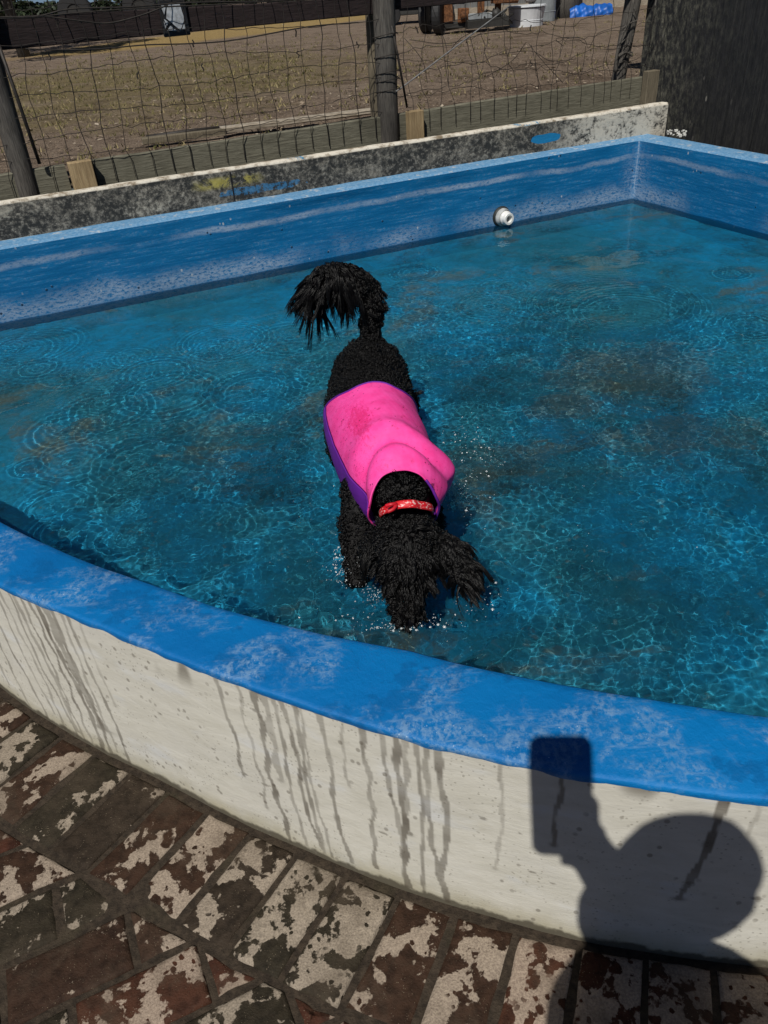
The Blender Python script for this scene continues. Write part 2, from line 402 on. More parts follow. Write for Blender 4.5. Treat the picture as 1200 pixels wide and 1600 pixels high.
# splash stains
for k in range(16):
    uu, vv = rr.uniform(-1.0, .7), rr.uniform(.08, .45); r1, r2 = rr.uniform(.003, .009), rr.uniform(.002, .005)
    wet = np.maximum(wet, .6*(1-smooth01((np.hypot((U_-uu)/r1, (Vv-vv)/r2)-.8)/.5)))
# damp patches just beneath the rim
wet = np.maximum(wet, .75*smooth01((fbm(np.c_[U_*9, Vv*3, 0*U_], 2.2, 1)-.55)/.3)*smooth01((Vv-.40)/.07))
ow = mk('outer_wall', V, F, M['cream'], None, uv=uv, attrs={'wet': wet}, smooth=True); adopt(pool, ow)
ow['label'] = 'cream rendered front wall streaked with dark water runs'
for sel in (fo[:, 0] <= -1.89, fo[:, 0] >= 1.29):
    V, F, uv = wall_mesh(sel, 8, 'outer_wall'); o = mk('outer_wall', V, F, M['cream'], None, uv=uv, attrs={'wet': np.zeros(len(V))}, smooth=True); adopt(pool, o)

# front coping: rounded slab edge, paint lapping a little down the outside
co_, cs = resample(front_out, .010)
T = np.gradient(co_, axis=0); T /= np.linalg.norm(T, axis=1)[:, None]; Nc = np.c_[-T[:, 1], T[:, 0]]
wid = np.interp(co_[:, 0], [-.84, -.68, -.43, -.21, -.05, .14, .36, .56, .9], [.142, .138, .143, .162, .181, .177, .172, .156, .155])
prof = [(-.0035, -.017), (-.005, -.011), (-.0048, -.003), (-.0025, -.0002), (.004, .001), (.03, .002), (.07, .003), (.12, .002), (.88, .001), (.955, -.001), (1.0, -.008), (1.01, -.02), (1.012, -.06), (1.012, -.3), (1.012, -.66)]
Vs, ages = [], []
for (a, z) in prof:
    d = np.full(len(cs), a) if a <= .12 else wid*a
    edge_w = .0022*fbm(np.c_[cs*14, np.full(len(cs), a*3), 0*cs], 1.2) if a < .01 else 0
    zz = ZC_F+z+(.004*fbm(np.c_[cs*10, 0*cs, 0*cs], 1.5)+.003*fbm(np.c_[cs*40, 0*cs, 0*cs], 1) if a == -.0035 else 0)
    Vs.append(np.c_[co_+Nc*(d+edge_w)[:, None], np.broadcast_to(zz, len(cs))])
V = np.vstack(Vs); V[:, 2] += fbm(V, 11)*.0008*(V[:, 2] > ZC_F-.02)
nn = len(cs); i = np.arange(len(prof)*nn).reshape(len(prof), nn)
F = np.stack([i[:-1, :-1], i[:-1, 1:], i[1:, 1:], i[1:, :-1]], -1).reshape(-1, 4)
fc = mk('coping', V, F, M['coping'], None, attrs={'age': np.zeros(len(V))}, smooth=True); adopt(pool, fc)
fc['label'] = 'bright blue glossy rim of the curved front wall'

# pool floor
def floor_z(X, Y):
    P = np.stack([X, Y], -1)-C_in
    d1 = P @ np.array([far_dir[1], -far_dir[0]]); d2 = P @ np.array([rdir[1], -rdir[0]])
    d = np.minimum(np.abs(d1), np.abs(d2)); return .115-.09*smooth01((d-.1)/1.9)
gx, gy = np.meshgrid(np.linspace(-4.2, 3.8, 200), np.linspace(.5, 5.4, 130))
V = np.stack([gx, gy, floor_z(gx, gy)], -1).reshape(-1, 3); V[:, 2] += fbm(V, 3)*.006
i = np.arange(gx.size).reshape(gx.shape); F = np.stack([i[:-1, :-1], i[:-1, 1:], i[1:, 1:], i[1:, :-1]], -1).reshape(-1, 4)
inner_poly = np.vstack([np.array(front_in), np.array([[3.5, 2.4]]), np.array(right_line[::-1]), np.array(far_line[1:])])
def inside(P, poly, grow=0):
    x, y = P[:, 0], P[:, 1]; c = poly.mean(0); Q = c+(poly-c)*(1+grow); ins = np.zeros(len(P), bool); j = len(Q)-1
    for k in range(len(Q)):
        xi, yi = Q[k]; xj, yj = Q[j]
        if yi != yj: ins ^= ((yi > y) != (yj > y)) & (x < (xj-xi)*(y-yi)/(yj-yi)+xi)
        j = k
    return ins
F = F[inside(V[F].mean(1)[:, :2], inner_poly, .03)]
g = G('pool_floor_blue_worn'); P = g.coord('Object'); px_, py_, _z = g.sep(P)
a = g.noise(1.5, g.map(P, (1, 1.2, 1)), 6, .62, .4); b = g.noise(9, P, 6, .7, .6); c = g.noise(1.9, g.map(P, (1, 1.3, 1), (7.3, 2.1, 0)), 5, .6, .5); d = g.noise(48, P, 4, .7)
base = g.mix(g.step(a, .38, .62), (.026, .25, .34), (.008, .36, .64))
base = g.mix(g.math('MULTIPLY', g.step(b, .35, .65), .7), base, (.018, .16, .20))
tan = g.math('MULTIPLY', g.step(c, .56, .64), g.step(b, .30, .62)); base = g.mix(g.math('MULTIPLY', tan, .7), base, (.20, .18, .10))
def spot(px0, py0, rx0, ry0, wob):
    c0 = at(px0, py0, HW); ex = g.math('DIVIDE', g.math('SUBTRACT', px_, float(c0[0])), rx0); ey = g.math('DIVIDE', g.math('SUBTRACT', py_, float(c0[1])), ry0)
    return g.step(g.math('ADD', g.math('ADD', g.math('MULTIPLY', ex, ex), g.math('MULTIPLY', ey, ey)), g.math('MULTIPLY', g.math('SUBTRACT', b, .5), wob)), 1.0, .35)
mud = g.math('MAXIMUM', g.math('MAXIMUM', spot(985, 545, .42, .26, 4.5), spot(770, 675, .22, .13, 3.5)), g.math('MAXIMUM', spot(880, 600, .16, .12, 4), spot(1080, 640, .32, .13, 5)))
base = g.mix(g.math('MULTIPLY', mud, .55), base, g.mix(g.step(d, .4, .65), (.075, .085, .045), (.24, .20, .10)))
dk = g.math('MULTIPLY', g.step(g.noise(2.6, g.map(P, (1, 1, 1), (1.3, 8, 0)), 6, .65, .5), .52, .66), g.step(d, .35, .6)); base = g.mix(g.math('MULTIPLY', dk, .8), base, (.014, .040, .034))
base = g.mix(g.math('MULTIPLY', g.step(g.voro(30, g.map(P, (1, 1, 1))), .3, .1), g.step(b, .5, .6)), base, (.13, .25, .27))
base = g.mix(g.math('MULTIPLY', g.step(d, .55, .72), .5), base, (.05, .24, .36))
g.bump(d, .3, .004)
M['floor'] = g.out(base, .75, .3)
pf = mk('pool_floor', V, F, M['floor'], None, smooth=True); adopt(pool, pf)
for o in (pf, inner_wall, fc, far_coping): o.cycles.is_caustics_receiver = True

# ---------------- water surface with rings and chop as real waves
DX = .0055
xs = np.arange(-3.3, 3.3, DX); ys = np.arange(.62, 5.25, DX)
X, Y = np.meshgrid(xs, ys)
rng = np.random.default_rng(11)
def band(l0, l1, seed):
    r = np.random.default_rng(seed); f = np.fft.rfft2(r.normal(size=X.shape))
    ky = np.fft.fftfreq(X.shape[0], DX)[:, None]; kx = np.fft.rfftfreq(X.shape[1], DX)[None]
    k = np.hypot(kx, ky); w = np.exp(-((np.log(np.maximum(k, 1e-6))-math.log(1/math.sqrt(l0*l1)))/(.5*math.log(l1/l0)+.12))**2)
    z = np.fft.irfft2(f*w, s=X.shape); return z/z.std()
dogc = np.array([.04, 1.75])
def g2(cx, cy, sx, sy): return np.exp(-((X-cx)/sx)**2-((Y-cy)/sy)**2)
chop = .10+1.0*np.maximum.reduce([g2(.15, 1.55, .75, .85), g2(.9, 1.7, 1.1, .9), g2(-.30, 1.45, .30, .55), g2(.3, 2.7, .7, .9), g2(-.45, 2.25, .5, .6)*.75, g2(1.2, 2.5, .8, .6)*.8])
chop *= .45+.8*smooth01((band(.35, .9, 21)+1.2)/2.4)
Z = HW+chop*(.00022*band(.014, .026, 1)+.00036*band(.028, .055, 2)+.0013*band(.10, .20, 3))+.0011*band(.25, .5, 4)
rings = [(335, 525, 62), (225, 575, 50), (240, 605, 68), (97, 646, 44), (75, 712, 55), (200, 712, 78), (255, 740, 44), (195, 757, 16), (140, 830, 38), (245, 820, 60), (290, 800, 48), (300, 860, 22), (245, 885, 18), (190, 780, 62), (340, 640, 75),
         (1147, 421, 22), (1180, 500, 45), (985, 480, 90), (960, 470, 120), (1000, 600, 50), (1160, 680, 40), (1100, 640, 60), (1180, 760, 45), (1110, 850, 45), (870, 640, 60), (1020, 780, 50), (440, 520, 55), (400, 700, 48), (380, 600, 60),
         (1165, 930, 50), (1060, 905, 42), (905, 760, 55), (1170, 1010, 40), (960, 930, 45), (860, 520, 60), (760, 470, 50), (640, 420, 30), (1090, 520, 40), (420, 850, 36), (350, 760, 30), (930, 560, 50), (1040, 700, 44)]
rq = random.Random(31)
for k in range(46): rings.append((rq.uniform(-20, 470), rq.uniform(500, 860), rq.uniform(10, 62)))
for k in range(22): rings.append((rq.uniform(780, 1210), rq.uniform(440, 900), rq.uniform(14, 70)))
for k, (rx, ry, R) in enumerate(rings):
    c = at(rx, ry, HW); e = at(rx+R, ry, HW); Rw = np.linalg.norm(e-c)*1.0
    r = np.hypot(X-c[0], Y-c[1]); sel = r < Rw*2.2+.05
    lam = .024+.005*(k % 3); wid_ = .022+.22*Rw
    q = r[sel]-Rw
    A_ = (.00046 if R > 30 else .0006)*rng.uniform(.45, 1.15)*(1 if k < 42 else .7)
    Z[sel] += A_*np.exp(-(q/wid_)**2)*np.cos(2*math.pi*q/lam)*(1+.35*np.exp(-(q/.012)**2))
    sel = r < .12
    Z[sel] += .0006*np.exp(-(r[sel]/.03)**2)*np.cos(2*math.pi*r[sel]/.024)
# bow wave and wash at the dog's neck and flanks
for (cx, cy, R) in [(.05, 1.36, .16), (.05, 1.42, .26), (-.08, 1.5, .10), (.22, 1.42, .12)]:
    r = np.hypot(X-cx, Y-cy); Z += .0016*np.exp(-((r-R)/.06)**2)*np.cos(2*math.pi*(r-R)/.055)
V = np.stack([X, Y, Z], -1).reshape(-1, 3)
i = np.arange(X.size).reshape(X.shape); F = np.stack([i[:-1, :-1], i[:-1, 1:], i[1:, 1:], i[1:, :-1]], -1).reshape(-1, 4)
F = F[inside(V[F[:, 0]][:, :2]+DX/2, inner_poly, .018)]
used = np.zeros(len(V), bool); used[F.ravel()] = True; remap = np.cumsum(used)-1; V = V[used]; F = remap[F]
g = G('clear_water'); g.t.nodes.remove(g.b)
gl = g.n('BsdfGlass', {'Color': (.93, .985, 1.0), 'Roughness': 0.0, 'IOR': 1.333})
tr_ = g.n('BsdfTransparent', {'Color': (.9, .97, 1.0)}); mx = g.n('MixShader', {0: .22}); g.t.links.new(gl.outputs[0], mx.inputs[1]); g.t.links.new(tr_.outputs[0], mx.inputs[2])
g.t.links.new(mx.outputs[0], g.t.nodes['Material Output'].inputs[0]); M['water'] = g.m
water = tag(mk('water', V, F, M['water'], None, smooth=True), kind='structure'); water.cycles.is_caustics_caster = True

# ---------------- water inlet fitting on the far wall
u0 = np.array([far_dir[1], -far_dir[0], 0]); dirn = np.array([far_dir[0], far_dir[1], 0])
r = ray(783, 338); nrm = u0[:2]; t = (C_in @ nrm)/(r[:2] @ nrm); ip = np.array([0, 0, H])+t*r
M['pvc'] = flat('white_plastic', (.75, .75, .72), .35, .08, 20); M['rubber'] = flat('dark_rubber', (.02, .022, .02), .6)
M['hole'] = flat('painted_hole_dark', (.005, .005, .006), .9)
def ringmesh(c, ax, prof, n=32):
    ax = ax/np.linalg.norm(ax); a = np.cross(ax, [0, 0, 1] if abs(ax[2]) < .9 else [0, 1, 0]); a /= np.linalg.norm(a); b = np.cross(a, ax)
    V = [c+ax*h+(a*math.cos(2*math.pi*k/n)+b*math.sin(2*math.pi*k/n))*rad for (h, rad) in prof for k in range(n)]
    F = [(j*n+k, j*n+(k+1) % n, (j+1)*n+(k+1) % n, (j+1)*n+k) for j in range(len(prof)-1) for k in range(n)]
    return V, F
inlet = tag(empty('water_inlet', tuple(ip)), 'white plastic water inlet pipe with dark flange on the blue far wall', 'pipe fitting')
axn = u0+np.array([0.12, 0, -.02])
V, F = ringmesh(ip-u0*.01, u0, [(0, .056), (.012, .058), (.024, .054), (.030, .044), (.030, .01)]); o = mk('flange', V, F, M['rubber'], smooth=True); adopt(inlet, o)
V, F = ringmesh(ip, axn, [(.012, .050), (.026, .049), (.034, .043), (.040, .043)]); o = mk('lock_ring', V, F, flat('grey_plastic', (.4, .41, .40), .5), smooth=True); adopt(inlet, o)
V, F = ringmesh(ip, axn, [(.02, .040), (.050, .039), (.054, .036), (.075, .034), (.078, .032), (.078, .021), (.03, .019), (.03, .001)]); o = mk('pipe', V, F, M['pvc'], smooth=False); adopt(inlet, o)
V, F = ringmesh(ip, axn, [(.036, .0185), (.036, .0005)]); o = mk('bore_shade', V, F, M['hole']); adopt(inlet, o)  # black disc standing in for the shade inside the pipe

# ---------------- brick paving
soil = G('wet_joint_soil'); P = soil.coord('Object'); n = soil.noise(60, P, 6, .7); n2 = soil.noise(8, P, 4)
soil.bump(n, .9, .01); c = soil.mix(soil.step(n, .3, .7), (.020, .014, .009), (.058, .042, .028))
c = soil.mix(soil.math('MULTIPLY', soil.step(n2, .55, .7), .4), c, (.05, .042, .022)); M['soil'] = soil.out(c, .85, .3)
g = G('wet_clay_pavers'); P = g.coord('Object'); tone = g.attr('tone', 'Color'); wb = g.attr('wetbias')
Pw = g.n('VectorMath', {0: P, 1: g.n('VectorMath', {0: g.noise(30, P, 4, col=True), 'Scale': .035}, operation='SCALE').outputs[0]}, operation='ADD').outputs[0]; big = g.noise(13, P, 5, .55, .35); med = g.noise(34, P, 4, .6, .3); fine = g.noise(260, P, 3, .6)
dry = g.mix(g.step(fine, .3, .7), (.18, .14, .10), (.40, .325, .24))
dry = g.mix(.38, dry, g.mix(.6, (.5, .46, .42), g.mix(1.0, tone, (2.6, 2.6, 2.6), 'MULTIPLY')))
wetc = g.mix(g.step(g.noise(45, P, 5), .35, .7), tone, g.mix(1.0, tone, (.5, .5, .5), 'MULTIPLY'))
m = g.math('ADD', g.math('ADD', g.math('MULTIPLY', big, .72), g.math('MULTIPLY', med, .28)), wb)
dm = g.math('MULTIPLY', g.step(m, .498, .520), g.step(g.voro(17, g.map(Pw, (1, 1, 1), (5, 5, 0)), 'SMOOTH_F1'), .17, .21))
col = g.mix(dm, wetc, dry); grime = g.step(g.noise(5, g.map(P, (1, 1, 1), (4, 4, 0)), 6, .7), .45, .66); col = g.mix(g.math('MULTIPLY', grime, .5), col, (.07, .052, .036))
Pd = g.n('VectorMath', {0: P, 1: g.n('VectorMath', {0: g.noise(55, P, 4, col=True), 'Scale': .020}, operation='SCALE').outputs[0]}, operation='ADD').outputs[0]; spots = g.math('MULTIPLY', g.step(g.voro(46, Pd), .25, .20), g.step(g.noise(9, P, 2), .45, .55)); col = g.mix(g.math('MULTIPLY', spots, dm), col, wetc)
vs = g.voro(330, P); sel = g.voro(330, P, 'F1', 1); sx, _, _ = g.sep(sel)
grit = g.math('MULTIPLY', g.step(vs, .30, .18), g.step(sx, .78, .80)); col = g.mix(g.math('MULTIPLY', grit, g.step(g.noise(25, P, 3), .4, .7, .1, .8)), col, (.36, .29, .20))
g.bump(g.math('ADD', g.math('MULTIPLY', fine, .6), g.math('ADD', g.math('MULTIPLY', med, 1.2), g.math('MULTIPLY', grit, .6))), .7, .005)
M['brick'] = g.out(col, g.step(m, .50, .53, .68, .92), .12)
bricks_V, bricks_F, bt, bw = [], [], [], []
tones = [(.060, .022, .013), (.045, .024, .015), (.036, .026, .018), (.032, .026, .017), (.065, .027, .016), (.042, .023, .015), (.055, .032, .021)]
def clip_poly(poly, p, n):
    out = []
    for k in range(len(poly)):
        a, b = poly[k], poly[(k+1) % len(poly)]; da, db = (a-p) @ n, (b-p) @ n
        if da >= 0: out.append(a)
        if (da >= 0) != (db >= 0): out.append(a+(b-a)*da/(da-db))
    return out
def brick(poly, wbias, tone=None):
    poly = [np.array(q, float) for q in poly]; c = sum(poly)/len(poly)
    # subdivide the outline a little so worn edges can wander
    out = []
    for k in range(len(poly)):
        a, b = poly[k], poly[(k+1) % len(poly)]; L = np.linalg.norm(b-a); m = max(1, int(L/.018))
        for t in range(m): out.append(a+(b-a)*t/m)
    out = np.array(out); n = len(out); dr = out-c; L = np.linalg.norm(dr, axis=1)[:, None]; dr = dr/L
    wob = .0028*fbm(np.c_[out*38, np.full(n, random.random()*9)], 1)[:, None]
    z0 = random.uniform(-.003, .004); tilt = np.random.default_rng(random.randrange(9999)).uniform(-.012, .012, 2)
    rings_ = []
    for (ins, z) in ((0, -.03), (.0, -.010), (.0025, -.004), (.007, -.0005), (.016, .0008)):
        q = out-dr*ins+dr*wob; rings_.append(np.c_[q, z+z0+(q-c) @ tilt+.0006*fbm(np.c_[q*60, q[:, :1]*0], 1)])
    k0 = len(bricks_V); V = np.vstack(rings_+[np.array([[c[0], c[1], .001+z0]])])
    bricks_V.extend(V.tolist())
    for r_ in range(4):
        for k in range(n): bricks_F.append((k0+r_*n+k, k0+r_*n+(k+1) % n, k0+(r_+1)*n+(k+1) % n, k0+(r_+1)*n+k))
    for k in range(n): bricks_F.append((k0+4*n+k, k0+4*n+(k+1) % n, k0+5*n))
    tn = tone or random.choice(tones); bt.extend([tn]*len(V)); bw.extend([wbias]*len(V))
# soldier course along the wall
SL = .225
base_c, bs = resample(front_out, .002)
Tb = np.gradient(base_c, axis=0); Tb /= np.linalg.norm(Tb, axis=1)[:, None]; Nb = np.c_[Tb[:, 1], -Tb[:, 0]]
pitch = .1165; s0 = bs[np.argmin(np.abs(base_c[:, 0]+.127))]
for k in range(-22, 22):
    sa, sb = s0+k*pitch+.005, s0+(k+1)*pitch-.005
    if sa < 0 or sb > bs[-1]: continue
    ia, ib = np.searchsorted(bs, sa), np.searchsorted(bs, sb); g_ = .014+random.uniform(-.002, .006)
    lean = -.022
    A0, B0 = base_c[ia]+Nb[ia]*g_, base_c[ib]+Nb[ib]*g_
    A1, B1 = base_c[ia]+Nb[ia]*(g_+SL)+Tb[ia]*lean, base_c[ib]+Nb[ib]*(g_+SL)+Tb[ib]*lean
    if base_c[ia][0] > 1.6 or base_c[ia][0] < -2.2: continue
    x = base_c[ia][0]
    wbv = np.interp(x, [-1.0, -.72, -.58, -.42, -.3, 0, .15, .3, .6], [0.02, -.035, -.075, .03, .035, .0, .02, .03, .02])+random.uniform(-.025, .025)
    brick([A0, B0, B1, A1], wbv, None)
# field: running bond laid at an angle, cut against the soldier course
fd = np.array([math.cos(math.radians(23.3)), math.sin(math.radians(23.3))]); fn = np.array([-fd[1], fd[0]])
o0 = at(0, 1512, 0)[:2]; j0 = at(90, 1420, 0)[:2]
BL, BW, GP = .228, .115, .0105
line_out = base_c+Nb*(SL+.030)
for r_ in range(-22, 10):
    for q in range(-14, 16):
        off = ((j0-o0) @ fd)+(r_ % 2)*(-.5*BL) if True else 0
        x0 = off+q*(BL+GP); y0 = r_*(BW+GP)
        poly = [o0+fd*(x0+GP/2)+fn*(y0+GP/2), o0+fd*(x0+BL+GP/2)+fn*(y0+GP/2), o0+fd*(x0+BL+GP/2)+fn*(y0+BW+GP/2), o0+fd*(x0+GP/2)+fn*(y0+BW+GP/2)]
        c = sum(poly)/4
        if c[1] < -.8 or c[0] < -1.9 or c[0] > 1.9: continue
        kk = np.argmin(np.linalg.norm(line_out-c, axis=1)); p, nrm_ = line_out[kk], Nb[kk]
        pl = clip_poly(poly, p, nrm_)
        if len(pl) < 3: continue
        ar = .5*abs(sum(pl[k][0]*pl[(k+1) % len(pl)][1]-pl[(k+1) % len(pl)][0]*pl[k][1] for k in range(len(pl))))
        if ar < .0012: continue
        brick(pl, random.uniform(-.095, -.005), None)
paving = tag(mk('brick_paving', bricks_V, bricks_F, M['brick'], attrs={'tone': np.array(bt), 'wetbias': np.array(bw)}, smooth=True), kind='structure')
gx, gy = np.meshgrid(np.linspace(-4.6, 4.6, 700), np.linspace(-2, 5.8, 590))
V = np.stack([gx, gy, -.0045+0*gx], -1).reshape(-1, 3); V[:, 2] += fbm(V, 22)*.0022+fbm(V, 6)*.0018
i = np.arange(gx.size).reshape(gx.shape); F = np.stack([i[:-1, :-1], i[:-1, 1:], i[1:, 1:], i[1:, :-1]], -1).reshape(-1, 4)
F = F[~inside(V[F].mean(1)[:, :2], inner_poly, .03)]
tag(mk('joint_sand', V, F, M['soil'], smooth=True), kind='structure')

# ============================================================ BEHIND THE POOL
ZG = .68                                    # level of the paddock
def fence_frame():
    a, b = at(0, 272, .8), at(1000, 120, .8); d = (b-a)[:2]; d /= np.linalg.norm(d); return a[:2], d
FO, FD = fence_frame(); FN = np.array([FD[1], -FD[0]])          # towards the pool
def on_fence(x, y, off=0.0):
    r = ray(x, y); o = FO+FN*off; n_ = FN; t = (o @ n_)/(r[:2] @ n_); return np.array([0, 0, H])+t*r
def fp(s_, z, off=0.0): q = FO+FD*s_+FN*off; return np.array([q[0], q[1], z])
def fs_of(p): return (np.array(p)[:2]-FO) @ FD
FR = np.array([[FD[0], -FN[0], 0], [FD[1], -FN[1], 0], [0, 0, 1]])

# field
g = G('dry_paddock_dirt'); P = g.coord('Object'); a = g.noise(.35, P, 4); b = g.noise(1.7, g.map(P, (1, 1, 1)), 7, .75); c = g.noise(26, P, 5, .8); d = g.noise(90, P, 3, .8)
col = g.mix(g.step(g.noise(6, P, 7, .85), .3, .7), (.13, .092, .066), (.33, .25, .185))
col = g.mix(g.math('MULTIPLY', g.step(d, .45, .66), .75), col, (.46, .37, .285))
col = g.mix(g.step(g.noise(120, P, 3, .8), .48, .36, 0, .7), col, (.055, .038, .027))
X_, Y_, _ = g.sep(P)
# mossy green-brown patch and a yellow straw strip farther back
gp = g.math('ADD', g.math('POWER', g.math('DIVIDE', g.math('ADD', X_, 2.3), 2.6), 2.0), g.math('POWER', g.math('DIVIDE', g.math('SUBTRACT', Y_, 9.4), 3.4), 2.0))
gm = g.step(g.math('ADD', gp, g.math('MULTIPLY', g.math('SUBTRACT', b, .5), 3.0)), 1.3, .1)
col = g.mix(g.math('MULTIPLY', gm, .7), col, g.mix(g.step(c, .3, .7), (.11, .092, .040), (.30, .24, .11)))
sp = g.math('ADD', g.math('POWER', g.math('DIVIDE', g.math('ADD', X_, 1.8), 4.0), 2.0), g.math('POWER', g.math('DIVIDE', g.math('SUBTRACT', Y_, g.math('MULTIPLY_ADD', X_, .9, 20.0)), 2.1), 2.0))
sm_ = g.step(g.math('ADD', sp, g.math('MULTIPLY', g.math('SUBTRACT', b, .5), 1.6)), 1.1, .5)
rut = g.math('MULTIPLY', g.step(g.noise(1.1, g.map(P, (.35, 1.6, 1), (3, 0, 0)), 5, .6), .50, .62), .45); col = g.mix(rut, col, g.mix(c, (.24, .185, .14), (.40, .32, .25)))
mottle = g.math('MULTIPLY', g.step(g.noise(2.3, g.map(P, (1, 1, 1), (13, 4, 0)), 6, .7), .52, .64), .5); col = g.mix(mottle, col, (.075, .052, .036))  # darker brown mottling of the dirt
col = g.mix(g.math('MULTIPLY', sm_, .85), col, g.mix(g.step(c, .35, .65), (.33, .22, .075), (.50, .36, .15)))
vs = g.voro(60, P); sc_ = g.voro(60, P, 'F1', 1); s1, _, _ = g.sep(sc_)
col = g.mix(g.math('MULTIPLY', g.step(vs, .25, .15), g.step(s1, .86, .88)), col, (.38, .32, .25))
g.bump(g.math('ADD', g.math('MULTIPLY', c, .8), g.math('ADD', g.math('MULTIPLY', d, .35), b)), 1.0, .05)
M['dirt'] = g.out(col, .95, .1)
rows = 220; yy = FO[1]-.25+np.r_[0, np.cumsum(np.geomspace(.02, 14, rows-1))]
gx, gy = np.meshgrid(np.linspace(-1, 1, 260), np.r_[np.linspace(0, 10, 200), np.geomspace(10.2, 900, 60)])
wx = gx*(6+gy*1.2)+gy*.1; base = FO[None, None]+FN*(-.02)
PX = wx; PY = FO[1]+(PX-FO[0])*FD[1]/FD[0]+.05+gy
V = np.stack([PX, PY, ZG+0*PX], -1).reshape(-1, 3); V[:, 2] += (fbm(V, 5)*.008+fbm(V, 17)*.004)*np.exp(-gy.ravel()/12)+fbm(V, .7)*.02*smooth01(gy.ravel()/3); V[:, 2] -= .02*np.maximum(0, V[:, 1]-22)
i = np.arange(gx.size).reshape(gx.shape); F = np.stack([i[:-1, :-1], i[:-1, 1:], i[1:, 1:], i[1:, :-1]], -1).reshape(-1, 4)
tag(mk('paddock_ground', V, F, M['dirt'], smooth=True), kind='structure')
# lower ground round the pool, reaching under everything on the near side
yl = lambda x: FO[1]+(x-FO[0])*FD[1]/FD[0]+.04
V, F = [], []
for (x0_, x1_, ya, yb) in ((-60, -4.4, -60, None), (4.4, 60, -60, None), (-4.4, 4.4, -60, -1.9), (-4.4, 4.4, 5.7, None)):
    k0 = len(V); V += [(x0_, ya, -.045), (x1_, ya, -.045), (x1_, yl(x1_) if yb is None else yb, -.045), (x0_, yl(x0_) if yb is None else yb, -.045)]; F.append((k0, k0+1, k0+2, k0+3))
tag(mk('yard_ground', V, F, M['soil']), kind='structure')

# litter of chips and leaves in the paddock: nobody could count it
lit = MB(); lr = np.random.default_rng(5)
LV, LF = [], []
for k in range(9000):
    q = FO+FD*lr.uniform(-1.5, 6.5)-FN*(.08+lr.gamma(1.5, 1.7)); s_ = lr.gamma(2.0, .0042)+.002; a = lr.uniform(0, 6.28); cx, sy = math.cos(a)*s_, math.sin(a)*s_
    z = ZG+.012+lr.uniform(0, .006); k0 = len(LV); w_ = lr.uniform(.25, .6); tz = lr.uniform(-.3, .3)*s_
    LV += [(q[0]-cx, q[1]-sy, z-tz), (q[0]+sy*w_, q[1]-cx*w_, z), (q[0]+cx, q[1]+sy, z+tz), (q[0]-sy*w_, q[1]+cx*w_, z+.003)]; LF += [(k0, k0+1, k0+2, k0+3)]
g = G('leaf_litter'); sc = g.n('NewGeometry').outputs['Random Per Island']
col = g.ramp(sc, [(0, (.05, .035, .02)), (.5, (.12, .085, .058)), (.85, (.30, .235, .17)), (1, (.42, .36, .28))]); M['litter'] = g.out(col, .9)
tag(mk('leaf_litter', LV, LF, M['litter']), 'dry chips and leaves scattered over the brown paddock', 'litter', kind='stuff')

TV, TF = [], []
tf_ = np.random.default_rng(66)
for k in range(2600):
    q = np.array([tf_.normal(-2.2, 2.0), 8.6+tf_.normal(0, 2.4)]) if k < 1900 else np.array([tf_.uniform(-4, 7), tf_.uniform(6.0, 15)])
    if q[1] < FO[1]+(q[0]-FO[0])*FD[1]/FD[0]+.4: continue
    for j in range(4):
        a = tf_.uniform(0, 6.28); h_ = tf_.uniform(.012, .04); w_ = .004; b0 = np.array([q[0]+tf_.normal(0, .02), q[1]+tf_.normal(0, .02), ZG+.005]); k0 = len(TV)
        TV += [b0-[w_, 0, 0], b0+[w_, 0, 0], b0+[math.cos(a)*h_*.8, math.sin(a)*h_*.8, h_]]; TF.append((k0, k0+1, k0+2))
g = G('paddock_tufts'); sc = g.n('NewGeometry').outputs['Random Per Island']; M['tuft'] = g.out(g.ramp(sc, [(0, (.06, .065, .02)), (.6, (.16, .14, .06)), (1, (.32, .26, .14))]), .9, .1)
tag(mk('paddock_grass', TV, TF, M['tuft']), 'short sparse grass tufts over the middle of the paddock', 'grass', kind='stuff')
# weathered timber
def timber(name, dark, light, axis=(1, 1, 1), rough=.85, knots=True):
    g = G(name); P = g.coord('Object', scale=axis); n1 = g.noise(9, P, 8, .7, .4); n2 = g.noise(2.5, g.coord(), 4)
    col = g.mix(g.step(n1, .3, .7), dark, light); col = g.mix(g.math('MULTIPLY', g.step(n2, .5, .7), .5), col, tuple(k*.55 for k in dark))
    g.bump(n1, .7, .006); return g.out(col, rough, .25)
rotf = math.atan2(FD[1], FD[0])
M['board'] = timber('weathered_grey_board', (.095, .090, .066), (.21, .20, .15), (1.2, 1.2, 16))
M['peg'] = timber('fresh_pine_peg', (.26, .185, .10), (.46, .35, .20), (16, 16, 1.2))
M['peg_old'] = timber('old_pine_peg', (.10, .085, .06), (.20, .17, .12), (16, 16, 1.2))
M['post'] = timber('grey_post_wood', (.035, .032, .030), (.13, .12, .105), (22, 22, 1.4))
M['beam'] = timber('dark_stained_beam', (.013, .009, .009), (.032, .022, .022), (1.5, 1.5, 14))
M['plank'] = timber('pale_plank', (.20, .165, .12), (.42, .37, .30), (2, 2, 14))
M['wire'] = flat('rusty_wire', (.022, .018, .015), .6, .4, 40, .4)
M['galv'] = flat('galvanised_wire', (.16, .16, .16), .45, .3, 30, .5)

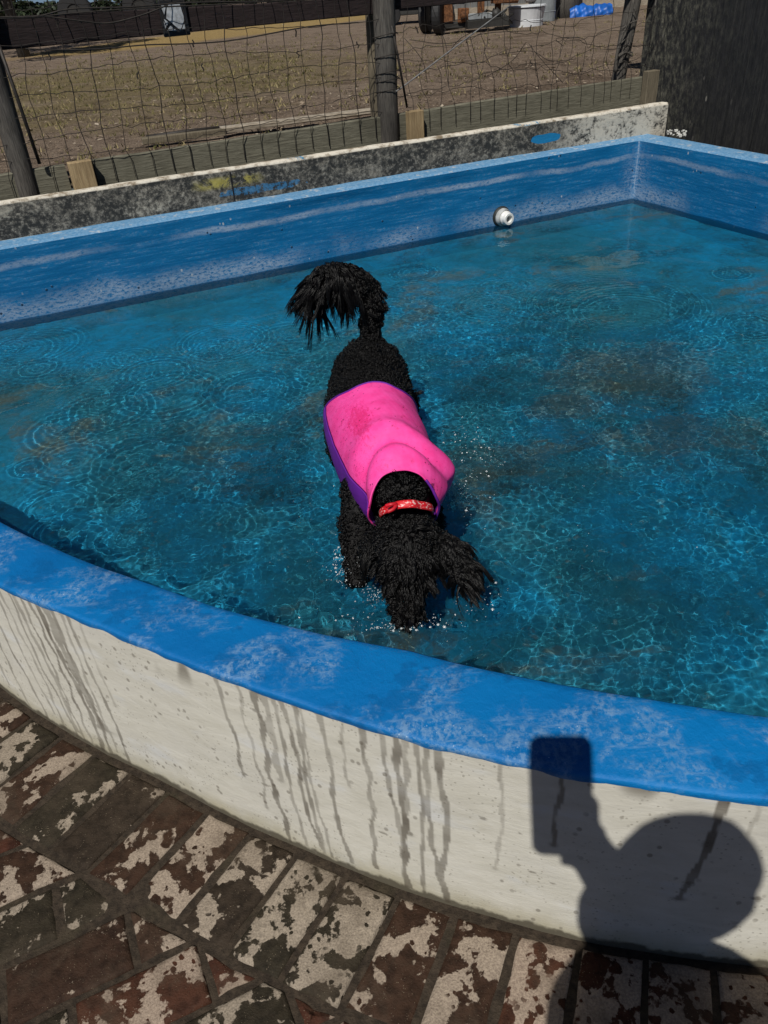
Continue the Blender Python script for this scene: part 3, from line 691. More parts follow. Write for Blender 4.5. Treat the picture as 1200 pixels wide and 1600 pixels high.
# dirty parapet beam of concrete behind the far rim
g = G('mouldy_concrete'); uv = g.coord('UV'); u, v, _ = g.sep(uv); P = g.coord()
a = g.noise(7, g.map(uv, (1, 1.3, 1)), 8, .75, .5); b = g.noise(2.2, g.map(uv, (1, .6, 1)), 5); c = g.noise(40, uv, 5, .8)
m = g.math('ADD', g.math('MULTIPLY', a, .55), g.math('MULTIPLY', c, .45))
side = g.mix(g.step(m, .44, .64), (.030, .031, .030), (.25, .23, .19)); side = g.mix(g.math('MULTIPLY', g.step(c, .5, .66), .4), side, (.36, .34, .29))
side = g.mix(g.math('MULTIPLY', g.step(b, .52, .72), g.step(m, .50, .64)), side, (.50, .47, .38))
rt = g.step(u, 5.25, 5.7); side = g.mix(g.math('MULTIPLY', rt, g.step(m, .40, .52)), side, (.50, .47, .40))
ye = g.math('MULTIPLY', g.step(g.math('ABSOLUTE', g.math('SUBTRACT', u, 3.42)), .22, .08), g.math('MULTIPLY', g.step(g.math('ABSOLUTE', g.math('SUBTRACT', v, .665)), .035, .01), g.step(a, .45, .55)))
side = g.mix(g.math('MULTIPLY', ye, .8), side, (.42, .36, .08))
def patch(cu, cv, ru, rv, wob=.5):
    du = g.math('DIVIDE', g.math('SUBTRACT', u, cu), ru); dv_ = g.math('DIVIDE', g.math('SUBTRACT', v, cv), rv)
    return g.step(g.math('ADD', g.math('ADD', g.math('POWER', g.math('ABSOLUTE', du), 3.0), g.math('POWER', g.math('ABSOLUTE', dv_), 3.0)), g.math('MULTIPLY', g.math('SUBTRACT', g.noise(18, uv, 4), .5), wob*2)), 1.05, .9)
pb1 = patch(5.325, .632, .10, .024, .8); pb2 = g.math('MULTIPLY', patch(3.60, .61, .22, .020, 1.6), .8)
side = g.mix(pb1, side, (.01, .17, .36)); side = g.mix(g.math('MULTIPLY', pb2, g.step(c, .42, .55)), side, (.02, .16, .33))
topm = g.step(v, .712, .722); topc = g.mix(g.step(g.noise(14, g.map(P, (1, 1, 1)), 6, .75), .36, .56), (.24, .19, .13), (.72, .67, .57))
blu = g.math('MULTIPLY', g.step(g.noise(2.6, P, 3), .60, .66), g.step(c, .5, .6)); topc = g.mix(blu, topc, (.06, .25, .42))
col = g.mix(topm, side, topc)
g.bump(g.math('ADD', a, g.math('MULTIPLY', c, .6)), .7, .008); M['parapet'] = g.out(col, .9, .2)
PA = at(0, 377, .56)[:2]; PB = np.array([1.93, 5.215]); pd_ = PB-np.array([-1.72, 3.812]); L0 = np.linalg.norm(pd_); pd_ /= L0; pn = np.array([pd_[1], -pd_[0]])
start = PB-pd_*6.2; nS = 260; ZP = .725
prof = [(0, .40), (0, .56), (0, .60), (0, .64), (0, .68), (.001, .712), (.006, ZP-.001), (.02, ZP+.001), (.035, ZP), (.055, ZP), (.062, ZP-.004), (.065, .70), (.065, .40)]
Vs, UVs = [], []
ss = np.linspace(0, 6.2, nS); ss[-1] = 6.2
for (o_, z) in prof:
    q = start+pd_*ss[:, None]-pn*o_; j = fbm(np.c_[ss*6, np.full(nS, z*20), np.full(nS, o_*20)], 1.1)*.003
    Vs.append(np.c_[q-pn*j[:, None], z+j*(.8 if z > .6 else 0)]); UVs.append(np.c_[ss, np.full(nS, z if o_ < .004 else .73)])
V = np.vstack(Vs); nP = len(prof); i = np.arange(nP*nS).reshape(nP, nS)
F = [tuple(f) for f in np.stack([i[:-1, :-1], i[:-1, 1:], i[1:, 1:], i[1:, :-1]], -1).reshape(-1, 4)]
F.append(tuple(i[:, -1])); F.append(tuple(i[::-1, 0]))
UVs = np.vstack(UVs)
crackx = 6.2-np.linalg.norm(PB-at(360, 300, .6)[:2])
par = tag(mk('concrete_parapet', V, F, M['parapet'], uv=UVs, smooth=False), 'mouldy grey concrete parapet with worn cream top behind the blue far rim', 'wall')
o = MB(); q = start+pd_*crackx+pn*.0015; o.box((q[0], q[1], .625), (.006, .004, .17), np.array([[pd_[0], -pn[0], 0], [pd_[1], -pn[1], 0], [0, 0, 1]])); adopt(par, o.build('joint_crack', M['hole'])); 

# retaining boards in front of the paddock, and pegs
def board(x0, x1, y0, y1, z_top, name, lab):
    a, b = fs_of(on_fence(x0, y0)), fs_of(on_fence(x1, y1)); mb = MB(); Lb = b-a; nseg = max(2, int(Lb/.15)); za, zb_ = z_top
    rngb = np.random.default_rng(abs(int(x0))+99); V, F = [], []
    for k in range(nseg+1):
        s_ = a+Lb*k/nseg; zt_ = za+(zb_-za)*k/nseg+rngb.uniform(-.002, .002)
        for (of_, z) in ((.018, zt_-.17), (.018, zt_-.004), (.014, zt_), (-.018, zt_), (-.022, zt_-.004), (-.022, zt_-.17)): V.append(fp(s_, z, of_))
    for k in range(nseg):
        for j in range(6): F.append((k*6+j, k*6+(j+1) % 6, (k+1)*6+(j+1) % 6, (k+1)*6+j))
    F += [tuple(range(5, -1, -1)), tuple(nseg*6+j for j in range(6))]
    mb.add(V, F); o = mb.build(name, M['board']); return tag(o, lab, 'board', 'retaining boards along the fence')
board(-700, 100, 383, 256, (.80, .80), 'retaining_board', 'weathered grey board left of the pale peg by the leaning post')
board(130, 640, 251.5, 172.5, (.80, .80), 'retaining_board', 'long weathered grey board between the two fresh pale pegs')
board(660, 1004, 170, 118, (.80, .80), 'retaining_board', 'weathered grey board between the middle pale peg and the shed')
for (x, y, w_, hgt, mt, lab) in [(122, 248, .115, .012, 'peg', 'pale sawn wooden peg near the leaning left post'), (647, 171, .095, .010, 'peg', 'pale sawn wooden peg right of the middle post'), (1017, 112, .10, .035, 'peg_old', 'greyish wooden peg beside the dark shed')]:
    p = on_fence(x, y, .04); s_ = fs_of(p); mb = MB(); zt_ = .80+hgt
    mb.box(fp(s_, zt_-.10, .045), (w_, .055, .20), FR, bev=.003); tag(mb.build('wooden_peg', M[mt]), lab, 'wooden peg', 'pegs holding the retaining boards')

# loose planks lying behind the boards
def lay(x0, y0, x1, y1, z, w_, h_, mat, name, lab, cat):
    a, b = at(x0, y0, z), at(x1, y1, z); d = b-a; L = np.linalg.norm(d[:2]); an = math.atan2(d[1], d[0]); R = np.array([[math.cos(an), -math.sin(an), 0], [math.sin(an), math.cos(an), 0], [0, 0, 1]])
    mb = MB(); mb.box((a+b)/2, (L, w_, h_), R, jit=.003, bev=.004); return tag(mb.build(name, M[mat]), lab, cat)
lay(345, 203, 602, 170, ZG+.045, .10, .03, 'plank', 'loose_plank', 'pale bleached plank lying behind the retaining board', 'plank')
lay(222, 221, 352, 205, ZG+.04, .045, .04, 'peg_old', 'loose_batten', 'brown batten lying on the dirt end to end with pale plank', 'batten')
p = [at(226, 217, ZG+.04)+np.array([0, .05, 0]), at(290, 208, ZG+.045)+np.array([0, .06, 0]), at(370, 198, ZG+.04)+np.array([0, .05, 0])]
mb = MB(); mb.tube(p, [.014, .013, .01], 7); tag(mb.build('dead_stick', M['wire']), 'black stick lying on the brown batten', 'stick')

# horizontal beam and its plate
bt_, bb_ = lambda s_: np.interp(s_, [fs_of(on_fence(0, 27)), fs_of(on_fence(590, -5))], [on_fence(0, 27)[2], on_fence(590, -5)[2]]), lambda s_: np.interp(s_, [fs_of(on_fence(0, 79)), fs_of(on_fence(590, 22))], [on_fence(0, 79)[2], on_fence(590, 22)[2]])
def beam(x0, x1, zof, lab, y0=60, y1=20, off=-.045):
    s0_, s1_ = fs_of(on_fence(x0, y0)), fs_of(on_fence(x1, y1)); V, F = [], []; n_ = 14
    def lin(s_, pa, pb): a, b = on_fence(*pa, off), on_fence(*pb, off); return a[2]+(b[2]-a[2])*(s_-fs_of(a))/(fs_of(b)-fs_of(a))
    for k in range(n_+1):
        s_ = s0_+(s1_-s0_)*k/n_; zt_ = lin(s_, (0, 27), (590, -5))+zof+random.uniform(-.002, .002); zb_ = lin(s_, (0, 79), (590, 22))+zof
        for (of_, z) in ((off, zb_+.004), (off, zt_-.004), (off-.005, zt_), (off-.05, zt_), (off-.05, zb_), (off-.005, zb_)): V.append(fp(s_, z, of_))
    for k in range(n_):
        for j in range(6): F.append((k*6+j, k*6+(j+1) % 6, (k+1)*6+(j+1) % 6, (k+1)*6+j))
    F += [tuple(range(5, -1, -1)), tuple(n_*6+j for j in range(6))]
    mb = MB(); mb.add(V, F); return tag(mb.build('fence_rail', M['beam']), lab, 'rail', 'dark rails of the fence')
beam(-500, 592, 0, 'dark stained rail carrying the small diamond plate')
beam(612, 1100, .012, 'dark stained rail right of the middle post', y0=18, y1=-30, off=-.05)
pl = empty('reflector_plate', tuple(on_fence(272, 28, -.02))); tag(pl, 'small black and white diamond plate screwed to the dark rail', 'plate')
pc = on_fence(272, 28, -.02)
def pq(pts, off): return [fp(fs_of(pc)+a*.8, pc[2]+b*.8, -.03+off) for a, b in pts]
mb = MB(); mb.box(fp(fs_of(pc)+.004, pc[2], -.033), (.135, .014, .155), FR, bev=.004); adopt(pl, mb.build('backing', flat('black_plastic', (.012, .012, .013), .5)))
wh = flat('dull_white_panel', (.36, .38, .40), .45, .3, 50)
def poly(name, pts, off=.010):
    a = pq(pts, off-.018); b = pq(pts, off); n_ = len(pts); F = [tuple(range(n_, 2*n_))]+[(k, (k+1) % n_, n_+(k+1) % n_, n_+k) for k in range(n_)]
    mb = MB(); mb.add(a+b, F); adopt(pl, mb.build(name, wh))
poly('pane', [(-.028, .070), (.050, .075), (.063, -.012), (.026, -.068), (-.046, .000)][::-1])
poly('pane', [(-.070, .068), (-.036, .068), (-.056, .022)]); poly('pane', [(-.066, .002), (-.040, -.020), (-.066, -.050)]); poly('pane', [(.056, -.034), (.062, -.066), (.036, -.066)])
poly('pane', [(-.055, -.062), (-.030, -.040), (.004, -.068)])

# posts
def post(name, x0, y0, x1, y1, w0, w1, off, lab, cat, mat='post', ztop=1.75, fx=None, zb=None):
    a = on_fence(x1, y1, off); b = on_fence(x0, y0, off); d = (b-a)/(b[2]-a[2]); base = a+d*((zb if zb is not None else ZG-.1)-a[2]); top = a+d*(ztop-a[2])
    n_ = 26; P = np.array([base+(top-base)*k/(n_-1) for k in range(n_)]); P[:, 0] += fbm(P*3, 1.3)*.004
    mb = MB(); V, F = tube(P, np.linspace(w1/2, w0/2, n_), 18)
    V = np.array(V); cc = np.repeat(P, 18, axis=0); V = cc+(V-cc)*(1+.06*fbm(np.c_[(V-cc)[:, :2]*60, V[:, 2:]*1.5], 1)[:, None])
    mb.add(V, F, True); return tag(mb.build(name, M[mat]), lab, cat, 'wooden posts of the wire fence')
post('fence_post', -18, 82, 30, 252, .10, .105, -.005, 'dark leaning post at the left end of the fence', 'post')
post('fence_post', 600, 5, 606, 170, .125, .12, .0, 'upright grey weathered post in the middle of the fence', 'post')
post('fence_post', 582, 40, 588, 150, .075, .075, -.16, 'slim brown post just behind the middle post', 'post', 'peg_old', 1.6)
post('fence_post', 988, 5, 968, 112, .115, .085, -.12, 'slender leaning stake entangled in dry vine near the shed', 'post', 'post', 1.6)

# wires
wm = empty('wire_mesh_fence', tuple(fp(2.5, .7, .03))); tag(wm, 'rusty bent wire mesh stapled in front of the posts', 'wire fence')
mid_s = fs_of(on_fence(600, 100)); end_s = fs_of(on_fence(1020, 100)); wr = np.random.default_rng(8)
net = MB(); 
def sag(s_, z): return np.array([.010*math.sin(s_*5.1+z*9)+.006*math.sin(s_*17+z*23), 0, .014*math.sin(s_*3.7+z*13)+.005*math.sin(s_*23+z*40)])
def wire(pts, r=.0017): net.tube(pts, r, 4, False)
s_ = -1.4
while s_ < mid_s+.02:
    dx = wr.normal(0, .012); pts = []
    for z in np.arange(.690, 2.0, .045):
        k = 1.0 if z > .82 else .15
        q = sag(s_, z)*k; pts.append(fp(s_+dx*(z-.8)*1.5+q[0]+wr.normal(0, .0022)*k, z, .026+.015*abs(math.sin(z*3+s_))*k))
    wire(pts, .0023 if wr.random() < .3 else .0017); s_ += .102+wr.normal(0, .004)
for z0 in (.845, .93, 1.02, 1.115, 1.22, 1.34, 1.47, 1.60):
    pts = []; ph = wr.uniform(0, 6)
    for s_ in np.arange(-1.4, mid_s+.05, .045):
        tilt = np.interp(s_, [0, 2.2], [.0, -.06])*(z0-.8)*2
        pts.append(fp(s_, z0+tilt+.013*math.sin(s_*4+ph)+wr.normal(0, .004), .03+.01*math.sin(s_*3)))
    wire(pts, .0016)
# heavy sagging strand across the rail and another under it
for (pts2, r_) in [([(0, 29), (50, 27), (120, 20), (230, 12), (360, 6), (480, -2)], .003), ([(60, 24), (130, 33), (170, 36), (220, 24), (262, 8)], .0035), ([(40, 76), (100, 78), (160, 76), (230, 70), (300, 68), (370, 62), (480, 42), (560, 35)], .003), ([(0, 27), (60, 25), (110, 14), (200, 11), (300, 4), (420, 2)], .0035)]:
    P = catmull([on_fence(x, y, .045) for x, y in pts2], 6); wire(P, r_)
# right bay: broken and tangled
s_ = mid_s+.06
while s_ < end_s:
    dx = wr.normal(0, .05); pts = []; ph = wr.uniform(0, 6)
    zt_ = 1.35 if wr.random() < .6 else wr.uniform(.95, 1.15)
    for z in np.arange(.70, zt_, .04):
        k = min(1, max(0, (z-.80)/.12)); pts.append(fp(s_+(dx*(z-.8)*1.6+.022*math.sin(z*11+ph)+wr.normal(0, .005))*k, z, .03-.05*k*abs(math.sin(z*2+ph))))
    if len(pts) > 3: wire(pts, .0016)
    s_ += .092+wr.normal(0, .02)
for z0 in (.87, .93, 1.0, 1.07, 1.15, 1.24):
    pts = []; ph, am = wr.uniform(0, 6), wr.uniform(.02, .04)
    for s_ in np.arange(mid_s, end_s, .04): pts.append(fp(s_, z0-.05*(s_-mid_s)*(z0-.8)*2+am*math.sin(s_*5+ph)+.012*math.sin(s_*14+ph)+wr.normal(0, .005), .02-.03*math.sin(s_*4+ph)))
    wire(pts, .0015)
for pts2 in ([(826, 68), (845, 92), (880, 130)], [(830, 70), (838, 105), (842, 140)], [(822, 66), (800, 95), (760, 120)], [(880, 72), (870, 60), (910, 60), (920, 75), (935, 52), (975, 40)], [(870, 100), (885, 62), (905, 58)], [(915, 72), (912, 100), (905, 128)],
             [(632, 60), (650, 80), (662, 100), (668, 130)], [(640, 62), (700, 68), (760, 52), (830, 48)], [(700, 84), (720, 60), (760, 40)], [(780, 85), (830, 80), (860, 95), (900, 92)], [(690, 52), (695, 95), (700, 130)], [(735, 58), (745, 100), (752, 140)]):
    P = catmull([on_fence(x, y, wr.uniform(-.05, .04)) for x, y in pts2], 7); wire(P, .0017)
# twisted knots and little staples
for (x, y) in [(302, 68), (316, 105), (465, 85), (695, 49), (462, 52), (560, 70), (78, 88), (215, 118), (652, 47), (828, 44), (830, 99), (90, 37)]:
    p = on_fence(x, y, .035)
    wire([p+np.array([wr.normal(0, .005), 0, q_]) for q_ in (-.016, -.004, .006, .016)], .0036)
adopt(wm, net.build('mesh_wire', M['wire']))
mb = MB(); mb.tube(catmull([on_fence(798, 8, .04), on_fence(705, 78, .05), on_fence(626, 138, .05), on_fence(618, 141, .05)], 4), .0038, 6); adopt(wm, mb.build('stay_wire', M['galv']))
mb = MB(); mb.tube([on_fence(-2, 70, .05), on_fence(26, 150, .05), on_fence(62, 256, .05)], .0085, 7); tag(mb.build('iron_rod', M['wire']), 'thin black rod leaning beside the left post', 'rod')
mb = MB(); mb.tube([on_fence(612, 40, .06), on_fence(622, 90, .055), on_fence(636, 168, .05)], .0065, 7); tag(mb.build('iron_rod', M['wire']), 'thin black rod leaning against the middle post', 'rod')
# wires wound on the middle post
for z in (1.02, 1.10, .93, .98, 1.2):
    mb = MB(); q = on_fence(604, 90, 0); mb.tube([np.array([q[0]+.072*math.cos(t), q[1]+.072*math.sin(t), z+.01*math.sin(t*1.5)]) for t in np.linspace(0, 6.28, 16)], .0025, 5, False); adopt(wm, mb.build('binding_wire', M['wire']))

# dry vine on the slender stake
def vine(pts, r0, name, parent):
    mb = MB()
    for P_, r_ in pts: P2 = catmull(P_, 6); mb.tube(P2, np.linspace(r_, r_*.45, len(P2)), 6)
    return adopt(parent, mb.build(name, M['post']))
vn = empty('dry_vine', tuple(on_fence(962, 112, -.1))); tag(vn, 'bare twisting vine climbing the leaning stake by the shed', 'vine')
g_ = lambda L: [on_fence(x, y, -.05) for x, y in L]
vine([(g_([(962, 112), (964, 85), (972, 55), (985, 30), (990, 0)]), .012), (g_([(972, 45), (985, 36), (996, 30), (990, 12)]), .006), (g_([(966, 88), (978, 82), (988, 88)]), .010)], 1, 'stem', vn)
vine([(g_([(968, 85), (980, 75), (990, 52)]), .005), (g_([(967, 90), (975, 84), (988, 82), (984, 90)]), .006), (g_([(966, 100), (976, 95), (984, 104)]), .004), (g_([(968, 70), (980, 60), (988, 68)]), .004), (g_([(962, 108), (974, 108), (980, 100)]), .003)], 1, 'twig', vn)
# weeds and roots along the boards
wd = np.random.default_rng(14)
V, F = [], []
for k in range(1500):
    s_ = wd.uniform(-1.2, 4.9); of_ = -wd.uniform(.03, .16); b0 = fp(s_, ZG+.0, of_); hh = wd.uniform(.02, .07)*(1.6 if wd.random() < .15 else 1); dr = wd.normal(0, .03, 2); w_ = .0022
    b1 = b0+np.array([dr[0]*.4, dr[1]*.4, hh*.6]); b2 = b0+np.array([dr[0], dr[1], hh]); k0 = len(V)
    V += [b0-[w_, 0, 0], b0+[w_, 0, 0], b1+[w_*.7, 0, 0], b1-[w_*.7, 0, 0], b2]; F += [(k0, k0+1, k0+2, k0+3), (k0+3, k0+2, k0+4)]
tag(mk('dry_grass', V, F, flat('dry_grass_blades', (.10, .085, .045), .9, .5, 5)), 'thin dry grass growing along the back of the boards', 'grass', kind='stuff')

# ---------------- dark shed wall
g = G('black_tarred_boards'); uv = g.coord('UV'); u, v, _ = g.sep(uv)
gr = g.noise(6, g.map(uv, (9, .8, 1)), 8, .75, .6); sp_ = g.noise(28, g.map(uv, (1, .5, 1)), 6, .8); lc = g.noise(1.6, g.map(uv, (1, .7, 1)), 4)
gate = g.step(g.math('ADD', u, g.math('MULTIPLY', g.math('SUBTRACT', lc, .5), .6)), .75, .05)
col = g.mix(g.step(gr, .35, .7), (.008, .009, .011), (.026, .026, .028))
lich = g.math('MULTIPLY', g.step(sp_, .42, .70), g.math('ADD', g.math('MULTIPLY', gate, 1.0), .12))
col = g.mix(lich, col, g.mix(g.step(gr, .4, .6), (.11, .11, .085), (.17, .165, .13)))
col = g.mix(g.math('MULTIPLY', g.step(g.voro(11, g.map(uv, (1.6, .7, 1))), .17, .08), g.step(lc, .42, .6)), col, (.20, .19, .17))
sc1 = patch(1.35, .78, .035, .16, .7) if False else None
du = g.math('DIVIDE', g.math('SUBTRACT', u, 1.33), .018); dv2 = g.math('DIVIDE', g.math('SUBTRACT', v, .80), .10)
sc1 = g.step(g.math('ADD', g.math('ADD', g.math('POWER', g.math('ABSOLUTE', du), 2.0), g.math('POWER', g.math('ABSOLUTE', dv2), 2.0)), g.math('MULTIPLY', g.math('SUBTRACT', g.noise(30, uv, 4), .5), 2.0)), 1.1, .8)
col = g.mix(g.math('MULTIPLY', sc1, .8), col, (.32, .31, .28))
g.bump(g.math('ADD', gr, g.math('MULTIPLY', sp_, .5)), .8, .006); M['shed'] = g.out(col, .8, .3)
shed = empty('dark_shed', (2.2, 5.6, 0)); tag(shed, 'black weathered vertical board shed wall beside the pool corner', 'shed')
S0 = np.array([2.02, 6.08]); sd = np.array([.4265, -.9045]); sn = np.array([sd[1], -sd[0]])*1.0   # sn points to the pool
mb_all = []; uacc = 0; sb_ = random.Random(2); V, F, UV = [], [], []
while uacc < 5.2:
    w_ = sb_.uniform(.13, .16); d0 = sb_.uniform(0, .008); ztop = 2.75
    for z in np.linspace(0, ztop, 12):
        for (du_, dd) in ((.0, -.012), (.003, 0), (w_*.5, .001), (w_-.005, 0), (w_-.002, -.012)):
            q = S0+sd*(uacc+du_)+sn*(d0+dd); V.append((q[0], q[1], z)); UV.append((uacc+du_, z))
    k0 = len(V)-60
    for r_ in range(11):
        for k in range(4): F.append((k0+r_*5+k, k0+r_*5+k+1, k0+(r_+1)*5+k+1, k0+(r_+1)*5+k))
    uacc += w_
adopt(shed, mk('board_wall', V, F, M['shed'], uv=UV))
back = MB(); c = S0+sd*2.6-sn*.9; R_ = np.array([[sd[0], -sn[0], 0], [sd[1], -sn[1], 0], [0, 0, 1]])
back.box((c[0], c[1], 1.36), (5.18, 1.76, 2.70), R_); adopt(shed, back.build('wall', M['beam']))
rf = MB(); c2 = S0+sd*2.6-sn*.85; rf.box((c2[0], c2[1], 2.79), (5.5, 2.1, .06), R_, bev=.01); adopt(shed, rf.build('roof', M['galv']))
# crumbs of old mortar on the rim corner
mb = MB(); cr = random.Random(4)
for k in range(26):
    q = at(cr.uniform(1042, 1072), cr.uniform(203, 213), ZC_B+.01); s_ = cr.uniform(.006, .016); mb.box((q[0], q[1], ZC_B+.010), (s_, s_*.8, s_*.7), jit=s_*.2)
tag(mb.build('mortar_crumbs', flat('pale_mortar', (.55, .55, .52), .9)), 'crumbled pale mortar on the pool rim by the shed', 'rubble', kind='stuff')

#@@YARD@@
# ============================================================ FAR YARD
def lump_tree(name, base, h_, crown_r, n_leaf, leaf, seed, trunk_r, lab, cat='tree', group=None, col='leaf', zc=.62, limbs=7):
    r_ = np.random.default_rng(seed); root = empty(name, tuple(base)); tag(root, lab, cat, group)
    mb = MB(); base = np.array(base, float); top = base+np.array([r_.normal(0, .03)*h_, 0, h_*.8])
    mb.tube([base-[0, 0, .1], base*.5+top*.5+r_.normal(0, .02*h_, 3), top], [trunk_r*1.2, trunk_r*.8, trunk_r*.25], 9)
    cen = []
    for k in range(limbs):
        a = r_.uniform(0, 6.28); s_ = base+(top-base)*r_.uniform(.35, .85); e = base+np.array([math.cos(a)*crown_r*r_.uniform(.4, .95), math.sin(a)*crown_r*r_.uniform(.4, .95), h_*r_.uniform(zc, 1.0)])
        mb.tube([s_, (s_+e)/2+[0, 0, .04*h_], e], [trunk_r*.45, trunk_r*.3, trunk_r*.1], 6); cen.append(e)
    adopt(root, mb.build('trunk', M['post']))
    cen += [base+np.array([r_.normal(0, crown_r*.5), r_.normal(0, crown_r*.5), h_*r_.uniform(zc-.15, 1.0)]) for _ in range(limbs*2)]
    cen = np.array(cen); c = cen[r_.integers(0, len(cen), n_leaf)]; d = r_.normal(size=(n_leaf, 3)); d /= np.linalg.norm(d, axis=1)[:, None]
    p = c+d*(crown_r*.33*r_.uniform(.3, 1.0, n_leaf)**.5)[:, None]
    a = r_.normal(size=(n_leaf, 3)); a /= np.linalg.norm(a, axis=1)[:, None]; b = np.cross(a, r_.normal(size=(n_leaf, 3))); b /= np.linalg.norm(b, axis=1)[:, None]; L = leaf*r_.uniform(.6, 1.3, n_leaf)[:, None]
    V = np.stack([p-a*L, p+b*L*.45, p+a*L, p-b*L*.45], 1).reshape(-1, 3)
    adopt(root, mk('crown', V, np.arange(len(V)).reshape(-1, 4), M[col])); return root
g = G('dark_foliage'); sc = g.n('NewGeometry').outputs['Random Per Island']; M['leaf'] = g.out(g.ramp(sc, [(0, (.006, .010, .005)), (.6, (.016, .026, .010)), (1, (.035, .05, .02))]), .6, .3)
M['rust'] = timber('flaking_rust', (.045, .020, .010), (.22, .095, .040), (3, 3, 3)); M['black'] = flat('black_rubber', (.012, .012, .013), .7)
M['iron'] = flat('dark_oily_iron', (.018, .017, .015), .6); M['white'] = flat('white_sheet', (.62, .64, .66), .4, .1, 6)
M['grey'] = flat('weathered_tin', (.22, .24, .25), .5, .2, 8); M['tarp'] = flat('blue_tarp', (.008, .10, .42), .45, .3, 6, bump=.6)
# far tree line and the garden tree at the left
tr2 = np.random.default_rng(21); VV = []
for k in range(70):
    cx, cy = -110+k*1.5+tr2.uniform(-1, 1), 215+tr2.uniform(-14, 14); zb0 = ZG-.02*(cy-22); hh = tr2.uniform(2.8, 4.4)*(.8+.25*math.sin(k*.35))
    for q in range(5):
        c = np.array([cx+tr2.normal(0, 1.6), cy+tr2.normal(0, 1.5), zb0+hh*tr2.uniform(.25, .8)]); n_ = 150; d = tr2.normal(size=(n_, 3)); d /= np.linalg.norm(d, axis=1)[:, None]; p = c+d*np.array([2.0, 2.0, 1.0])*tr2.uniform(.4, 1, (n_, 1))
        a = tr2.normal(size=(n_, 3)); a /= np.linalg.norm(a, axis=1)[:, None]; b = np.cross(a, tr2.normal(size=(n_, 3))); b /= np.linalg.norm(b, axis=1)[:, None]
        VV.append(np.stack([p-a*.5, p+b*.3, p+a*.5, p-b*.3], 1).reshape(-1, 3))
VV = np.vstack(VV); tag(mk('far_wood', VV, np.arange(len(VV)).reshape(-1, 4), M['leaf']), 'dark line of distant trees beyond the paddock', 'wood', kind='stuff')
b = at(22, 38, ZG); b = ray(22, 30); b = np.array([0, 0, H])+b*(15/b[1]); lump_tree('yard_tree', (b[0], b[1], ZG-.05), 3.0, 1.3, 6500, .06, 3, .09, 'dark leafy tree standing alone at the upper left edge of paddock', 'tree', zc=.50)
# dark farm machinery behind the rail at the upper left
mc = empty('farm_trailer', tuple(at(185, 48, ZG))); b0 = at(185, 46, ZG); tag(mc, 'dark parked trailer behind the rail at the upper left', 'trailer')
mb = MB(); mb.box((b0[0], b0[1]+.3, ZG+.95), (2.6, 1.0, .16), jit=.01, bev=.02); mb.box((b0[0], b0[1]+.3, ZG+1.35), (2.4, .9, .45), jit=.02, bev=.02); adopt(mc, mb.build('frame', M['iron']))
mr_ = None
def wheel(c, R, w, ax, root, nm='wheel'):
    t, _ = ringmesh(np.array(c)-np.array(ax)*w/2, np.array(ax), [(0, R*.45), (0, R*.92), (w*.15, R), (w*.85, R), (w, R*.92), (w, R*.45)], 28); o = mk('tyre', t, _, M['black'])
    t2, f2 = ringmesh(np.array(c)-np.array(ax)*w*.4, np.array(ax), [(0, .01), (0, R*.46), (w*.2, R*.42), (w*.8, R*.42), (w*.8, .01)], 20); rim = mk('rim', t2, f2, M['rust'] if root is mr_ else M['iron'])
    wr_ = empty(nm, tuple(c)); adopt(wr_, o); adopt(wr_, rim); wr_.parent = root; wr_.matrix_parent_inverse = Matrix.Translation(-root.location)
for dx in (-.9, .7): wheel((b0[0]+dx, b0[1]-.2, ZG+.42), .42, .22, (0, 1, 0), mc)
# rusty machine right of the middle post
mo = at(752, 50, ZG); mr = empty('rusty_machine', tuple(mo)); tag(mr, 'rusty old farm machine frame with black tyre standing in the paddock', 'farm machine')
MS = .66
def mp(dx, dy, z): return np.array([mo[0]+dx*MS, mo[1]+dy*MS, ZG+z*MS])
mb = MB(); e3 = np.eye(3)
for (dx, dy, z, sx, sy, sz) in [(-.35, .2, .62, 2.0, .10, .12), (-.35, .95, .62, 2.0, .10, .12), (-.75, .15, .40, .28, .12, .36), (.0, .15, .42, .14, .10, .40), (.38, .2, .46, .12, .10, .5), (.55, .3, .66, .55, .5, .34), (-.30, .15, .80, .8, .3, .12), (-1.1, .3, .70, .4, .5, .14)]:
    mb.box(mp(dx, dy, z), (sx*MS, sy*MS, sz*MS), e3, jit=.012, bev=.012)
adopt(mr, mb.build('frame', M['rust']))
mb = MB(); mb.box(mp(-.38, .1, .33), (.16, .07, .17), e3, jit=.006, bev=.01); 
mb.tube([mp(-.38, .03, .33), mp(-.38, .0, .33)], .05, 14); mb.tube([mp(-.15, .05, .24), mp(.35, .05, .26)], .02, 8); adopt(mr, mb.build('gearbox', M['rust']))
mb = MB(); 
for k in range(9):
    a = random.uniform(-.1, .55); mb.tube([mp(a, .0, random.uniform(.12, .35)), mp(a+random.uniform(-.2, .2), .05, random.uniform(.05, .4)), mp(a+random.uniform(-.25, .25), .1, random.uniform(.1, .45))], random.uniform(.008, .02), 7)
mb.box(mp(.15, .25, .16), (.6, .33, .12), e3, jit=.02, bev=.02); mb.box(mp(-.55, .35, .14), (.33, .33, .08), e3, jit=.02, bev=.02); mb.tube([mp(.33, 0, .30), mp(.33, .1, .30)], .065, 14); adopt(mr, mb.build('chassis', M['iron']))
mb = MB(); mb.box(mp(-.02, .02, .29), (.34, .04, .075), e3, jit=.004, bev=.01); adopt(mr, mb.build('side_panel', M['grey']))
mb = MB(); wheel(mp(-.90, .05, .36), .235, .12, (.93, -.36, 0), mr); wheel(mp(-1.12, .75, .36), .235, .12, (.93, -.36, 0), mr)
